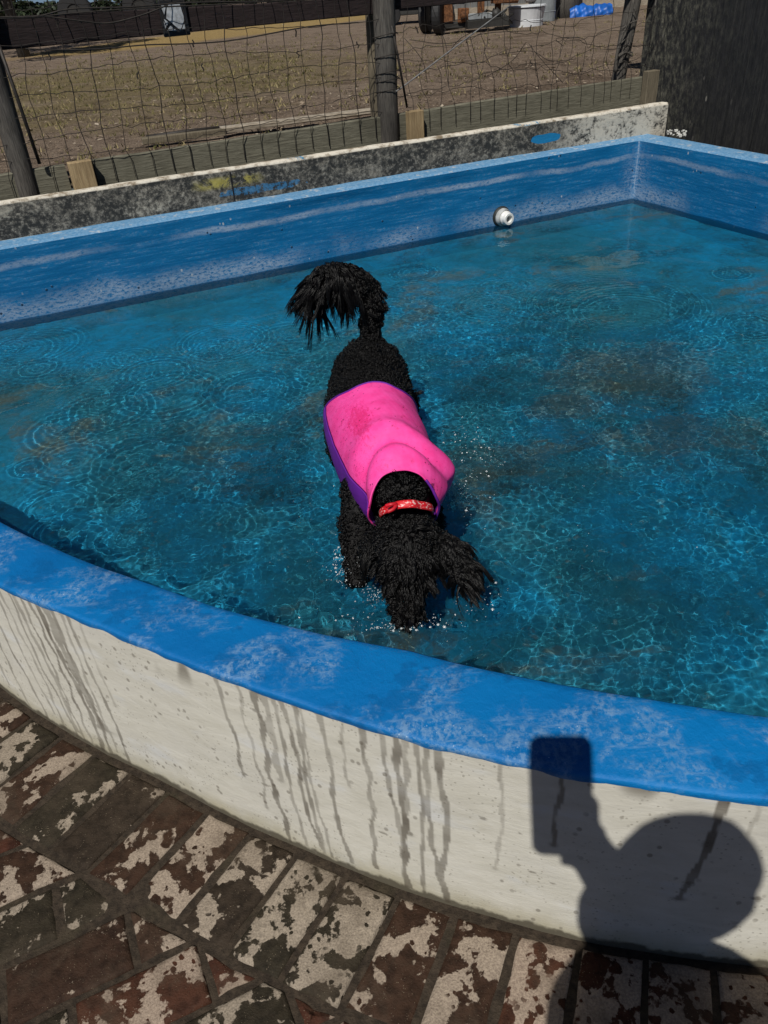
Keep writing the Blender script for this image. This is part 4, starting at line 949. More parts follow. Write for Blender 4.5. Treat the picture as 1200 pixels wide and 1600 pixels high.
# low green-black machine left of it
q = at(652, 36, ZG); lm = empty('low_trailer', tuple(q)); tag(lm, 'low dark flat trailer parked left of the rusty machine', 'trailer')
mb = MB(); mb.box((q[0]+.1, q[1]+.3, ZG+.30), (1.5, .7, .10), jit=.01, bev=.01); mb.box((q[0]+.1, q[1]+.1, ZG+.18), (1.2, .2, .10), jit=.01, bev=.01); adopt(lm, mb.build('deck', M['iron']))
wheel((q[0]-.45, q[1]-.1, ZG+.15), .15, .10, (0, 1, 0), lm); wheel((q[0]+.5, q[1]-.1, ZG+.15), .15, .10, (0, 1, 0), lm)
# white water tank with grey base and bent pipe
tk = at(846, 33, ZG); tr = empty('water_tank', tuple(tk)); tag(tr, 'white water tank on grey drum with bent white pipe', 'water tank')
def cyl(c, r0, r1, z0, z1, mat, nm, root, prof=None):
    V, F = ringmesh(np.array([c[0], c[1], z0]), np.array([0, 0, 1.]), prof or [(0, .01), (0, r0), ((z1-z0)*.33, r0*1.01), ((z1-z0)*.34, r0*1.03), ((z1-z0)*.36, r0), ((z1-z0)*.95, r1), (z1-z0, r1*.9), (z1-z0, .01)], 28); return adopt(root, mk(nm, V, F, mat, smooth=False))
cyl(tk, .21, .21, ZG, ZG+.38, M['grey'], 'drum', tr); cyl(tk, .23, .22, ZG+.382, ZG+1.3, M['white'], 'tank', tr)
pb = at(818, 36, ZG); mb = MB(); mb.tube(catmull([(pb[0]+.02, pb[1], ZG+.32), (pb[0]+.22, pb[1], ZG+.36), (pb[0]+.32, pb[1], ZG+.52), (pb[0]+.33, pb[1], ZG+.9)], 5), .065, 12); adopt(tr, mb.build('pipe', M['white']))
bt2 = at(822, 41, ZG); wb = empty('white_tub', tuple(bt2)); tag(wb, 'low white plastic tub on the ground before the tank', 'tub')
cyl(bt2, .24, .27, ZG, ZG+.24, M['white'], 'body', wb)
cyl(bt2, .28, .28, ZG+.241, ZG+.262, M['white'], 'rim', wb)
# tall tree trunk by the tank, blue tarp roll
t = at(882, 26, ZG); mb = MB(); P = [np.array([t[0]+.02*math.sin(z*2), t[1], ZG-.1+z]) for z in np.linspace(0, 4, 14)]; mb.tube(P, np.linspace(.24, .15, 14), 12)
st = tag(empty('bare_tree', (t[0], t[1], ZG)), 'dark bare tree trunk between the white tank and blue tarp', 'tree'); adopt(st, mb.build('trunk', M['post']))
mb = MB()
for a in range(7): mb.tube([(t[0], t[1], ZG+2.6+a*.18), (t[0]+math.cos(a*2.3)*.7, t[1]+math.sin(a*2.3)*.7, ZG+3.4+a*.2), (t[0]+math.cos(a*2.3)*1.2, t[1]+math.sin(a*2.3)*1.2, ZG+4.3+a*.2)], [.07, .045, .015], 6)
adopt(st, mb.build('branch', M['post']))
t = at(920, 24, ZG); gx, gy = np.meshgrid(np.linspace(-.55, .55, 60), np.linspace(0, math.pi, 24)); rad = .10+.03*fbm(np.stack([gx*3, gy, gx*0], -1).reshape(-1, 3), 2).reshape(gx.shape)
V = np.stack([t[0]+gx*.62, t[1]-np.cos(gy)*rad*1.8, ZG-.01+np.sin(gy)*rad*1.5], -1).reshape(-1, 3); i = np.arange(gx.size).reshape(gx.shape); F = np.stack([i[:-1, :-1], i[:-1, 1:], i[1:, 1:], i[1:, :-1]], -1).reshape(-1, 4)
tag(mk('blue_tarp', V, F, M['tarp'], smooth=True), 'crumpled blue tarp roll lying by the far paling fence', 'tarp')
# far paling fence with pale kickboard
a_, b_ = at(600, 24, ZG), at(1200, 15, ZG); fy = 16.2
pf_ = empty('paling_fence', (5, fy, ZG)); tag(pf_, 'grey vertical paling fence across the far side of the paddock', 'fence')
mb = MB(); k = 0; x = 1.8
while x < 14: mb.box((x, fy, ZG+1.02+random.uniform(-.01, .01)), (.11, .02, 1.75), e3, jit=.004); x += .118
adopt(pf_, mb.build('paling', timber('silver_palings', (.10, .105, .105), (.20, .20, .195), (12, 12, 1))))
mb = MB(); mb.box((7.9, fy-.02, ZG+.09), (12.4, .03, .16), e3); adopt(pf_, mb.build('kickboard', M['plank']))
#@@DOG@@
# ============================================================ DOG
def loft(stations, n=28, cap=True):
    """rings about centres; station = (x, y, z, rx, rz, pitch of ring in degrees)"""
    V = []; m = len(stations)
    for (x, y, z, rx, rz, pt) in stations:
        t = math.radians(pt)
        for k in range(n):
            a = 2*math.pi*k/n; lx, lz = math.sin(a)*rx, math.cos(a)*rz
            V.append((x+lx, y-lz*math.sin(t), z+lz*math.cos(t)))
    F = [(i*n+k, i*n+(k+1) % n, (i+1)*n+(k+1) % n, (i+1)*n+k) for i in range(m-1) for k in range(n)]
    if cap: F += [tuple(range(n-1, -1, -1)), tuple((m-1)*n+k for k in range(n))]
    return V, F
def dense(st, k=5):
    st = np.array(st, float); return [tuple(r) for r in catmull(st, k)]
BODY = [(-.012, 2.315, .47, .035, .05, 0), (-.012, 2.295, .465, .075, .090, 0), (-.014, 2.25, .45, .108, .120, 0), (-.016, 2.16, .435, .122, .140, 0), (-.012, 2.05, .425, .118, .145, 0), (-.002, 1.92, .42, .115, .150, 0),
        (.012, 1.80, .415, .116, .155, 0), (.024, 1.70, .415, .106, .150, 5), (.036, 1.62, .42, .086, .125, 20), (.044, 1.55, .425, .070, .098, 35)]
HEAD = [(.038, 1.61, .43, .076, .096, 30), (.046, 1.545, .430, .066, .080, 38)]+[(*at(px, py, z), rx, rz, pt) for (px, py, z, rx, rz, pt) in
        [(631, 792, .408, .062, .066, 45), (633, 826, .395, .063, .064, 50), (635, 860, .372, .067, .064, 56), (636, 885, .345, .062, .056, 62), (637, 908, .315, .047, .043, 68), (638, 930, .290, .040, .038, 72), (638, 948, .265, .040, .037, 75), (638, 962, .243, .036, .030, 78), (638, 970, .232, .024, .018, 80)]]
parts = []
parts.append(loft(dense(BODY))); parts.append(loft(dense(HEAD)))
def limb(P, R, n=14): P2 = catmull(np.c_[np.array(P, float), np.array(R, float)], 6); return tube(P2[:, :3], P2[:, 3], n)
FZ = .045
parts.append(limb([(-.045, 1.70, .40), at(566, 795, .36), at(557, 830, .31), at(556, 862, .27), at(559, 890, .240), at(558, 908, .225), at(556, 920, .215)], [.060, .050, .042, .030, .024, .028, .018]))   # near-side fore leg lifted, paw forward
parts.append(limb([(.09, 1.70, .38), (.105, 1.68, .30), (.11, 1.70, .21), (.112, 1.67, .12), (.112, 1.66, FZ+.035), (.112, 1.62, FZ+.025)], [.055, .048, .036, .030, .028, .026]))
for sx in (-1, 1):
    cx = -.014; parts.append(limb([(cx+sx*.065, 2.19, .40), (cx+sx*.085, 2.13, .29), (cx+sx*.088, 2.12, .22), (cx+sx*.085, 2.22, .135), (cx+sx*.083, 2.21, FZ+.04), (cx+sx*.083, 2.16, FZ+.025)], [.075, .062, .045, .030, .027, .027]))
TAIL = [atY(577, 530, 2.285), atY(579, 505, 2.300), atY(580, 478, 2.310), atY(569, 453, 2.315), atY(545, 437, 2.315), atY(517, 437, 2.31), atY(494, 455, 2.30), atY(482, 480, 2.29)]
parts.append(limb(TAIL, [.024, .027, .031, .036, .040, .040, .032, .016]))
# ears: right one swings out to the picture's right, the other hangs on the far side of the cheek
EAR_R = [at(682, 842, .385), at(704, 864, .355), at(724, 892, .325), at(738, 918, .285)]
EAR_L = [at(596, 832, .385), at(584, 850, .355), at(578, 868, .325), at(578, 884, .300)]
def flatlimb(P, RR, n=14): P2 = catmull(np.c_[np.array(P, float), np.array(RR, float)], 6); return tube(P2[:, :3], P2[:, 3:5], n)
parts.append(flatlimb(EAR_R, [(.034, .015), (.044, .014), (.044, .013), (.030, .009)])); parts.append(flatlimb(EAR_L, [(.024, .020), (.030, .024), (.032, .024), (.020, .012)]))
V, F = [], []
for v, f in parts: k = len(V); V += [tuple(map(float, q)) for q in v]; F += [tuple(i+k for i in q) for q in f]
tmp = mk('dog_base', V, F); md = tmp.modifiers.new('m', 'REMESH'); md.mode = 'VOXEL'; md.voxel_size = .0075; md.use_smooth_shade = True
md2 = tmp.modifiers.new('s', 'SMOOTH'); md2.factor = .5; md2.iterations = 8
dg = bpy.context.evaluated_depsgraph_get(); dme = bpy.data.meshes.new_from_object(tmp.evaluated_get(dg)); bpy.data.objects.remove(tmp)
g = G('black_dog_skin'); n_ = g.noise(60, g.coord(), 5, .7); g.bump(n_, .8, .01); M['dogskin'] = g.out(g.mix(n_, (.004, .004, .0045), (.014, .013, .013)), .6, .3)
g = G('black_curly_hair'); rI = g.attr('tone'); M['hair'] = g.out(g.ramp(rI, [(0, (.0008, .0008, .001)), (.7, (.0022, .0021, .0024)), (1, (.006, .0052, .005))]), .42, .30)
dme.materials.clear(); dme.materials.append(M['dogskin']); dme.name = 'body'
DROOT = Vector((0, 1.9, FZ)); dog = empty('dog', DROOT); tag(dog, 'black curly dog wading through the pool in a pink vest, head dipped to the water', 'dog')
body = bpy.data.objects.new('body', dme); COL.objects.link(body); adopt(dog, body)
# --- surface samples
nv = len(dme.vertices); co = np.zeros(nv*3); dme.vertices.foreach_get('co', co); co = co.reshape(-1, 3)
dme.calc_loop_triangles(); nt = len(dme.loop_triangles); tri = np.zeros(nt*3, int); dme.loop_triangles.foreach_get('vertices', tri); tri = tri.reshape(-1, 3)
A, B, C_ = co[tri[:, 0]], co[tri[:, 1]], co[tri[:, 2]]; cr_ = np.cross(B-A, C_-A); ar = np.linalg.norm(cr_, axis=1)/2; nr = cr_/(2*ar[:, None]+1e-12)
hr = np.random.default_rng(42)
tailP = np.array(TAIL)
def near(P, L): L = np.asarray(L, float); return np.min(np.linalg.norm(P[:, None]-L[None], axis=2), axis=1)
BS = np.array(dense(BODY, 12)); HS = np.array(dense(HEAD, 12))
def vest_test(P):
    """true where the vest lies over the coat"""
    bx = np.interp(P[:, 1], BS[::-1, 1], BS[::-1, 0]); bz = np.interp(P[:, 1], BS[::-1, 1], BS[::-1, 2]); th = np.degrees(np.arctan2(P[:, 0]-bx, P[:, 2]-bz)); rx_ = np.interp(P[:, 1], BS[::-1, 1], BS[::-1, 3]); rz_ = np.interp(P[:, 1], BS[::-1, 1], BS[::-1, 4]); rad = np.hypot((P[:, 0]-bx)/rx_, (P[:, 2]-bz)/rz_)
    return (P[:, 1] < VR(th)-.012) & (P[:, 1] > VF(th)+.012) & (np.abs(th) < 128) & (rad < 1.10)
def VR(th): return 1.925+.120*smooth01((np.abs(th)-22)/75)-.02*(th > 0)*smooth01(th/60)          # back hem
def VF(th): return 1.550-.035*smooth01((np.abs(th+5)-12)/70)+.02*smooth01((th-60)/60)                                      # neck hem
def strands(P, Nn, flow, L, curlr, turns, w, seg, seed, own=None, pull=None):
    """tapering curled locks: each is a three sided ribbon following a helix"""
    r_ = np.random.default_rng(seed); n_ = len(P); t = np.linspace(0, 1, seg)[None, :, None]
    D0 = Nn*1.0; D1 = flow
    L = L[:, None, None]; path = P[:, None]+L*((t-.5*t*t)*D0[:, None]*.9+t*t*.75*D1[:, None])-P[:, None]*0
    a = np.cross(D0+D1*.5, r_.normal(size=(n_, 3))); a /= np.linalg.norm(a, axis=1)[:, None]+1e-9; b = np.cross(D0+D1*.5, a); b /= np.linalg.norm(b, axis=1)[:, None]+1e-9
    ph = r_.uniform(0, 6.28, n_)
    if own is not None: ph = ph[own]+r_.normal(0, .5, n_)
    ph = ph[:, None, None]; tr = turns[:, None, None]; cr2 = curlr[:, None, None]*np.minimum(1, t*2.2)
    path = path+a[:, None]*np.cos(6.28*tr*t+ph)*cr2+b[:, None]*np.sin(6.28*tr*t+ph)*cr2
    if own is not None: path = path+(P[own]-P)[:, None]*(pull[:, None, None]*t**.8)
    T_ = np.gradient(path, axis=1); T_ /= np.linalg.norm(T_, axis=2)[..., None]+1e-9
    s1 = np.cross(T_, a[:, None]+.01); s1 /= np.linalg.norm(s1, axis=2)[..., None]+1e-9; s2 = np.cross(T_, s1)
    ww = (w[:, None, None]*(1-.75*t**1.5))
    Vv_ = np.stack([path+s1*ww, path-s1*ww*.5+s2*ww*.87, path-s1*ww*.5-s2*ww*.87], 2)     # n, seg, 3, xyz
    V = Vv_.reshape(-1, 3); base = (np.arange(n_)*seg*3)[:, None, None]+(np.arange(seg-1)*3)[None, :, None]; k = np.arange(3)[None, None]
    q = np.stack([base+k, base+(k+1) % 3, base+3+(k+1) % 3, base+3+k], -1).reshape(-1, 4)
    tone = np.repeat(r_.uniform(0, 1, n_)**1.5, seg*3)
    return V, q, tone
def sample(n_, mask_fn):
    i = hr.choice(nt, n_, p=ar/ar.sum()); u, v = hr.random((2, n_)); f = u+v > 1; u[f], v[f] = 1-u[f], 1-v[f]
    P = A[i]+(B[i]-A[i])*u[:, None]+(C_[i]-A[i])*v[:, None]; Nn = nr[i]; k = mask_fn(P); return P[k], Nn[k]
cam_p = np.array([0, 0, H])
def region(P):
    dt = near(P, catmull(tailP, 6)[3:]); de = np.minimum(near(P, catmull(EAR_R, 6)), near(P, catmull(EAR_L, 6)))
    dh = P[:, 1] < 1.475
    return np.where((dt < .05) & (P[:, 2] > .55) & (P[:, 1] > 2.2), 3, np.where((de < .045) & ((P[:, 0] > .115) | (P[:, 0] < -.015)) & dh, 2, np.where(dh & (np.abs(P[:, 0]-.055) < .11) & (P[:, 2] > .2), 1, 0)))
P, Nn = sample(128000, lambda P: (~vest_test(P)) & (P[:, 2] > .10))
R_g = region(P); facing = np.einsum('ij,ij->i', Nn, cam_p-P) > -.55*np.linalg.norm(cam_p-P, axis=1)
P, Nn, R_g = P[facing], Nn[facing], R_g[facing]
dens = np.array([.50, .82, 1.0, 1.0])[R_g]; k = hr.random(len(P)) < dens; P, Nn, R_g = P[k], Nn[k], R_g[k]
n_ = len(P)
P = P+Nn*(.0045*fbm(P, 50, 1)+.003*fbm(P, 24, 0))[:, None]*np.array([1., 1., .5, .3])[R_g][:, None]
# flow field: clumped noise so that locks gather and turn together
cl = np.c_[fbm(P, 38, 1), fbm(P+3, 38, 0), fbm(P+6, 34, 1)]; cl2 = np.c_[fbm(P, 80, 1), fbm(P+3, 80, 0), fbm(P+6, 80, 1)]
flow = np.zeros((n_, 3)); g0 = np.array([0, 0, -1.])
flow[R_g == 0] = [0, .25, -.1]
hc = np.array([.058, 1.42, .43]); hd = np.array([-.05, -.42, -.90]); radial = P-hc; radial[:, 1] *= .6; radial /= np.linalg.norm(radial, axis=1)[:, None]
flow[R_g == 1] = (radial*.55+hd*.55)[R_g == 1]
flow[R_g == 2] = np.array([0, -.45, -1.0]) + np.sign(P[R_g == 2][:, :1]-.05)*np.array([.30, 0, 0])
ft = np.tile(g0*1.35+np.array([-.12, -.12, 0]), (n_, 1)); root_t = P[:, 0] > atY(556, 470, 2.3)[0]
ft[root_t] = np.array([.12, 0, -.25]); flow[R_g == 3] = ft[R_g == 3]
cl3 = np.c_[fbm(P, 26, 0), fbm(P+2, 26, 1), fbm(P+5, 26, 0)]; flow = flow+cl*.7+cl2*.25+cl3*.45
Ln = np.array([.016, .026, .040, .062])[R_g]*hr.uniform(.6, 1.25, n_)*(1+.38*np.clip(cl[:, 0], -1, 1)); Ln[(R_g == 3) & root_t] *= .42
neck = (R_g == 0) & (P[:, 1] < 1.62); Ln[neck] *= 1.45; Ln[(R_g == 1) & (P[:, 2] < .30)] *= .62
crl = np.array([.0028, .0026, .0022, .0018])[R_g]; crl[(R_g == 3) & root_t] = .006
tn = np.array([1.1, 1.0, .9, .7])[R_g]*hr.uniform(.6, 1.3, n_); tn[(R_g == 3) & root_t] *= 1.5
w_ = np.array([.0015, .0015, .0015, .0014])[R_g]*hr.uniform(.7, 1.4, n_)
# clump owners
csp = np.array([.010, .015, .017, .013])[R_g]; own = np.arange(n_)
key = np.floor(P/csp[:, None]+.35*np.c_[cl[:, 0], cl[:, 1], cl[:, 2]]).astype(int)*4+R_g[:, None]; hsh = (key[:, 0]*73856093) ^ (key[:, 1]*19349663) ^ (key[:, 2]*83492791)
order = np.argsort(hsh, kind='stable'); hs = hsh[order]; st_ = np.r_[True, hs[1:] != hs[:-1]]; gid = np.cumsum(st_)-1; own[order] = order[np.flatnonzero(st_)][gid]
far_ = np.linalg.norm(P[own]-P, axis=1) > .03; own[far_] = np.flatnonzero(far_)
NC = Nn+cl2*.35; NC = NC[own]; fl2 = flow[own]+hr.normal(0, .16, (n_, 3))[own]+hr.normal(0, .05, (n_, 3)); Ln = Ln[own]*hr.uniform(.85, 1.1, n_); tn = tn[own]; pull = np.array([.55, .68, .66, .46])[R_g]
V, F, tone = strands(P, NC, fl2, Ln, crl, tn, w_, 8, 9, own, pull)
V[:, 2] = np.maximum(V[:, 2], .16+.02*hr.random(len(V)))
coat = mk('coat', V, F, M['hair'], attrs={'tone': tone}, smooth=True); adopt(dog, coat)
# --- nose, eyes
mb = MB(); bm_V, bm_F = tube([at(638, 958, .262), at(639, 970, .247), at(639, 976, .238), at(639, 979, .233)], [(.010, .008), (.017, .014), (.014, .012), (.004, .004)], 12); mb.add(bm_V, bm_F, True)
adopt(dog, mb.build('nose', flat('wet_black_nose', (.006, .006, .007), .18, .2, 80)))
for sx in (-1, 1):
    V, F = ringmesh(at(637+sx*21, 893, .352), np.array([sx*.3, -.8, .7]), [(0, .011), (.005, .010), (.009, .006), (.011, .001)], 14); adopt(dog, mk('eye', V, F, flat('dark_glossy_eye', (.003, .0025, .002), .10, .1, 10), smooth=True))
# --- vest
def ring_at(Y, off=0.0):
    r_ = [np.interp(Y, BS[::-1, 1], BS[::-1, c]) for c in range(6)]; return r_[0], r_[2], r_[3]+off, r_[4]+off, math.radians(r_[5])
TH = np.linspace(-132, 132, 177); SN = 96
def vest_point(sv, th):
    """sv 0 at the back hem, 1 at the neck hem"""
    Y = VR(th)+(VF(th)-VR(th))*sv
    x, z, rx, rz, pt = ring_at(Y, .0125)
    t = math.radians(th); lx, lz = math.sin(t)*rx, math.cos(t)*rz
    # broad flat of the back, then flare and fold at the neck
    q = (abs(th)/90.)
    groove_c = .735+.17*min(1.6, q)**1.4*(1 if th < 0 else .55)
    flare = smooth01((sv-groove_c)/.14)
    fold = math.exp(-((sv-groove_c)/.050)**2)*smooth01(1.35-q*.75)
    up = (.020*flare)*(1-.75*smooth01((q-.25)/.6))+.008*math.sin(math.pi*min(1, max(0, (sv-groove_c)/.3)))-.0095*fold
    up += .010*math.exp(-((sv-groove_c+.12)/.07)**2)*smooth01(1.1-q*.6)
    up -= .011*smooth01((sv-.84)/.16)
    wr_ = .0016*float(fbm(np.array([[sv*2.1, th*.022, .3]]), 3.2)[0])+.0007*float(fbm(np.array([[sv*4, th*.05, .9]]), 4)[0])
    up += wr_
    # the right shoulder corner stands away from the body, hem lifts at the left corner
    up += .050*math.exp(-abs((th-80)/30)**1.35)*smooth01((sv-.50)/.24)*(1-.86*min(1, max(0, (sv-.76)/.24)))
    up += .016*math.exp(-((th+86)/40)**2)*math.exp(-((sv-.15)/.3)**2)
    k = 1+up/max(.03, math.hypot(lx, lz)); lx *= k; lz *= k
    pt *= .35
    dy = -.02*math.exp(-((th+62)/26)**2)*smooth01((sv-.72)/.28)
    return np.array([x+lx, Y-lz*math.sin(pt)+dy, z+lz*math.cos(pt)])
def shell(name, ths, svs, mat, thick=.0035, parent=None, rim=None):
    O = np.array([[vest_point(s_, t) for t in ths] for s_ in svs]); m_, n2 = O.shape[:2]
    du = np.gradient(O, axis=1); dv = np.gradient(O, axis=0); Nn = np.cross(du, dv); Nn /= np.linalg.norm(Nn, axis=2)[..., None]+1e-9
    if Nn[m_//2, n2//2, 2] < 0: Nn = -Nn
    I = O-Nn*thick
    V = np.vstack([O.reshape(-1, 3), I.reshape(-1, 3)]); i = np.arange(m_*n2).reshape(m_, n2); j = i+m_*n2
    q = np.stack([i[:-1, :-1], i[:-1, 1:], i[1:, 1:], i[1:, :-1]], -1).reshape(-1, 4); q2 = (q+m_*n2)[:, ::-1]
    bd = np.r_[i[0, :], i[1:, -1], i[-1, -2::-1], i[-2:0:-1, 0]]; b2 = np.roll(bd, -1); q3 = np.stack([bd, bd+m_*n2, b2+m_*n2, b2], -1)
    S_, T_ = np.meshgrid(svs, ths, indexing='ij'); uv = np.c_[np.tile(T_.ravel()/100, 2), np.tile(S_.ravel(), 2)]
    return mk(name, V, np.vstack([q, q2, q3]), mat, uv=uv, smooth=True)
g = G('pink_neoprene'); uv = g.coord('UV'); u, v, _ = g.sep(uv); P_ = g.coord()
base = g.mix(g.step(g.noise(24, P_, 5, .6), .3, .7), (.90, .052, .31), (.96, .085, .40))
st1 = g.step(g.noise(40, P_, 7, .8), .54, .66); st2 = g.step(g.noise(10, P_, 3), .42, .58); base = g.mix(g.math('MULTIPLY', g.math('MULTIPLY', st1, st2), .6), base, (.50, .012, .10))
# wet smear on the left of the back
du = g.math('DIVIDE', g.math('ADD', u, .30), .17); dv_ = g.math('DIVIDE', g.math('SUBTRACT', v, .47), .24)
sm1 = g.step(g.math('ADD', g.math('ADD', g.math('MULTIPLY', du, du), g.math('MULTIPLY', dv_, dv_)), g.math('MULTIPLY', g.math('SUBTRACT', g.noise(22, g.map(uv, (1.6, 1, 1)), 6, .75), .5), 6.5)), .9, .2)
base = g.mix(g.math('MULTIPLY', sm1, .6), base, (.70, .012, .13))
scr = g.noise(9, g.map(uv, (1.0, 4.0, 1)), 2, .5, 2.0); scr = g.math('MULTIPLY', g.step(g.math('ABSOLUTE', g.math('SUBTRACT', scr, .5)), .012, .003), g.step(u, -.12, -.25)); base = g.mix(g.math('MULTIPLY', scr, .7), base, (.30, .01, .10))
vo = g.voro(75, P_); pep = g.math('MULTIPLY', g.step(vo, .20, .12), g.step(g.noise(14, P_, 2), .46, .58)); base = g.mix(g.math('MULTIPLY', pep, .8), base, (.16, .01, .05))
g.bump(g.noise(190, P_, 3, .6), .25, .001); M['pink'] = g.out(base, .62, .3)
g = G('purple_neoprene'); P_ = g.coord(); base = g.mix(g.noise(20, P_, 4), (.085, .010, .21), (.17, .022, .36)); g.bump(g.noise(190, P_, 3), .25, .001); M['purple'] = g.out(base, .6, .3)
SL_, SR_ = -74, 104
svs = np.linspace(0, 1, SN)
pk = shell('vest', np.linspace(SL_, SR_, 130), svs, M['pink']); adopt(dog, pk); pk['label'] = 'bright pink neoprene vest over the back, smeared wet on one side'
for (a_, b_) in ((-134, SL_-.4), (SR_+.4, 134)):
    sp_ = shell('side_panel', np.linspace(a_, b_, 50), svs, M['purple']); sp_.parent = pk; sp_['label'] = 'purple side panel of the vest'
# purple binding along both hems
def hem(sv): return [vest_point(sv, t) for t in np.linspace(-132, 132, 120)]
mb = MB(); mb.tube(hem(.002), .0032, 6, True); o = mb.build('hem_binding', M['purple']); o.parent = pk
mb = MB(); P = np.array([vest_point(1.0, t) for t in np.linspace(40, 132, 60)]); mb.tube(P, .0034, 6, True); o = mb.build('hem_binding', M['purple']); o.parent = pk
mb = MB(); P = np.array([vest_point(1.0, t) for t in np.linspace(-132, 40, 110)]); mb.tube(P, .0022, 6, True); o = mb.build('hem_binding', M['pink']); o.parent = pk
# --- collar
g = G('red_patterned_collar'); uv = g.coord('UV'); u, v, _ = g.sep(uv); fl = g.step(g.noise(75, g.map(uv, (1, .02, 1)), 3, .6), .54, .60)
g.bump(g.noise(300, g.coord(), 2), .3, .001); M['collar'] = g.out(g.mix(g.math('MULTIPLY', fl, g.step(g.math('ABSOLUTE', v), 1.0, .8)), (.62, .012, .02), (.78, .50, .48)), .55, .4)
def neck_pt(th, w, r_off):
    t = math.radians(th); c = np.array([.054, 1.517, .428]); tt = math.radians(42)
    rx, rz = .062+r_off, .072+r_off; ax = np.array([0, -math.cos(tt), -math.sin(tt)]); upv = np.array([0, -math.sin(tt), math.cos(tt)])*1.0
    return c+np.array([1, 0, 0])*math.sin(t)*rx+upv*math.cos(t)*rz+ax*w
V, F, UV = [], [], []; nth = 96; wv = np.linspace(-1, 1, 7)
for k in range(nth+1):
    th = -180+360*k/nth
    for w in wv: V.append(neck_pt(th, w*.0095, .0155+.002*(1-w*w)-.013*smooth01((abs(th+2)-9)/24))); UV.append((math.radians(th)*.09, w))
    for w in wv[::-1]: V.append(neck_pt(th, w*.0095, .011-.013*smooth01((abs(th+2)-9)/24))); UV.append((math.radians(th)*.09, 2))
m14 = 14
for k in range(nth):
    for j in range(m14): F.append((k*m14+j, k*m14+(j+1) % m14, (k+1)*m14+(j+1) % m14, (k+1)*m14+j))
cl_ = mk('collar', V, F, M['collar'], uv=UV, smooth=True); adopt(dog, cl_); cl_['label'] = 'red collar with a pale pattern'
mb = MB(); kp = neck_pt(-26, .002, .021); mb.tube(catmull([kp+[-.012, 0, .002], kp+[0, -.004, .008], kp+[.012, 0, .004], kp+[.004, -.012, 0], kp+[-.01, -.016, -.004]], 4), .0045, 8); kn = mb.build('buckle', flat('red_webbing', (.55, .008, .02), .5)); kn.parent = cl_; 

# --- splash round the muzzle, the lifted paw and along the flank
sr = np.random.default_rng(77); V, F = [], []
ico = [(0, 0, 1), (.894, 0, .447), (.276, .851, .447), (-.724, .526, .447), (-.724, -.526, .447), (.276, -.851, .447), (.724, .526, -.447), (-.276, .851, -.447), (-.894, 0, -.447), (-.276, -.851, -.447), (.724, -.526, -.447), (0, 0, -1)]
icf = [(0, 1, 2), (0, 2, 3), (0, 3, 4), (0, 4, 5), (0, 5, 1), (1, 6, 2), (2, 7, 3), (3, 8, 4), (4, 9, 5), (5, 10, 1), (2, 6, 7), (3, 7, 8), (4, 8, 9), (5, 9, 10), (1, 10, 6), (6, 11, 7), (7, 11, 8), (8, 11, 9), (9, 11, 10), (10, 11, 6)]
def drops(n_, cx, cy, z, sx, sy, sz, r0, r1):
    for _ in range(n_):
        c = np.array([cx+sr.normal(0, sx), cy+sr.normal(0, sy), z+abs(sr.normal(0, sz))]); r_ = sr.uniform(r0, r1)*(2.0 if sr.random() < .08 else 1); k = len(V)
        V.extend([tuple(c+np.array(q)*r_*[1, 1, .8]) for q in ico]); F.extend([tuple(i+k for i in f) for f in icf])
def dat(x, y, z=HW): p = at(x, y, z); return p[0], p[1], z
for (x, y, n_, sx, sy, sz, r0, r1) in [(554, 885, 420, .030, .040, .018, .0006, .0018), (560, 870, 120, .022, .03, .022, .0006, .0016), (588, 935, 70, .02, .02, .008, .0006, .0015), (640, 975, 110, .055, .012, .005, .0006, .0014), (745, 690, 110, .05, .10, .003, .0006, .0014), (720, 780, 70, .03, .09, .003, .0006, .0013), (560, 965, 30, .05, .03, .004, .0006, .0014), (740, 940, 50, .03, .03, .01, .0006, .0014), (820, 800, 60, .2, .2, .002, .0005, .0011), (480, 760, 50, .08, .2, .002, .0005, .0011)]:
    a, b, z = dat(x, y); drops(int(n_*1.25), a, b, z+.001, sx, sy, sz, r0, r1)
g = G('splash_drops'); M['drops'] = g.out((.85, .9, .92), .12, .6, **{'Transmission Weight': .6, 'IOR': 1.33})
big = np.random.default_rng(9)
for (x, y, n_, sx, sy) in [(556, 885, 46, .028, .035), (600, 940, 14, .03, .02), (690, 800, 22, .03, .08), (735, 720, 26, .04, .09), (640, 978, 18, .05, .01), (745, 935, 12, .03, .03)]:
    a, b, z = dat(x, y)
    for _ in range(n_):
        c = np.array([a+big.normal(0, sx), b+big.normal(0, sy), z]); r_ = big.uniform(.0018, .0048); k = len(V)
        V.extend([tuple(c+np.array(q)*r_*[1, 1, .55]) for q in ico]); F.extend([tuple(i+k for i in f) for f in icf])
tag(mk('water_splash', V, F, M['drops'], smooth=True), 'spray of small drops and bubbles around the dog', 'splash', kind='stuff')
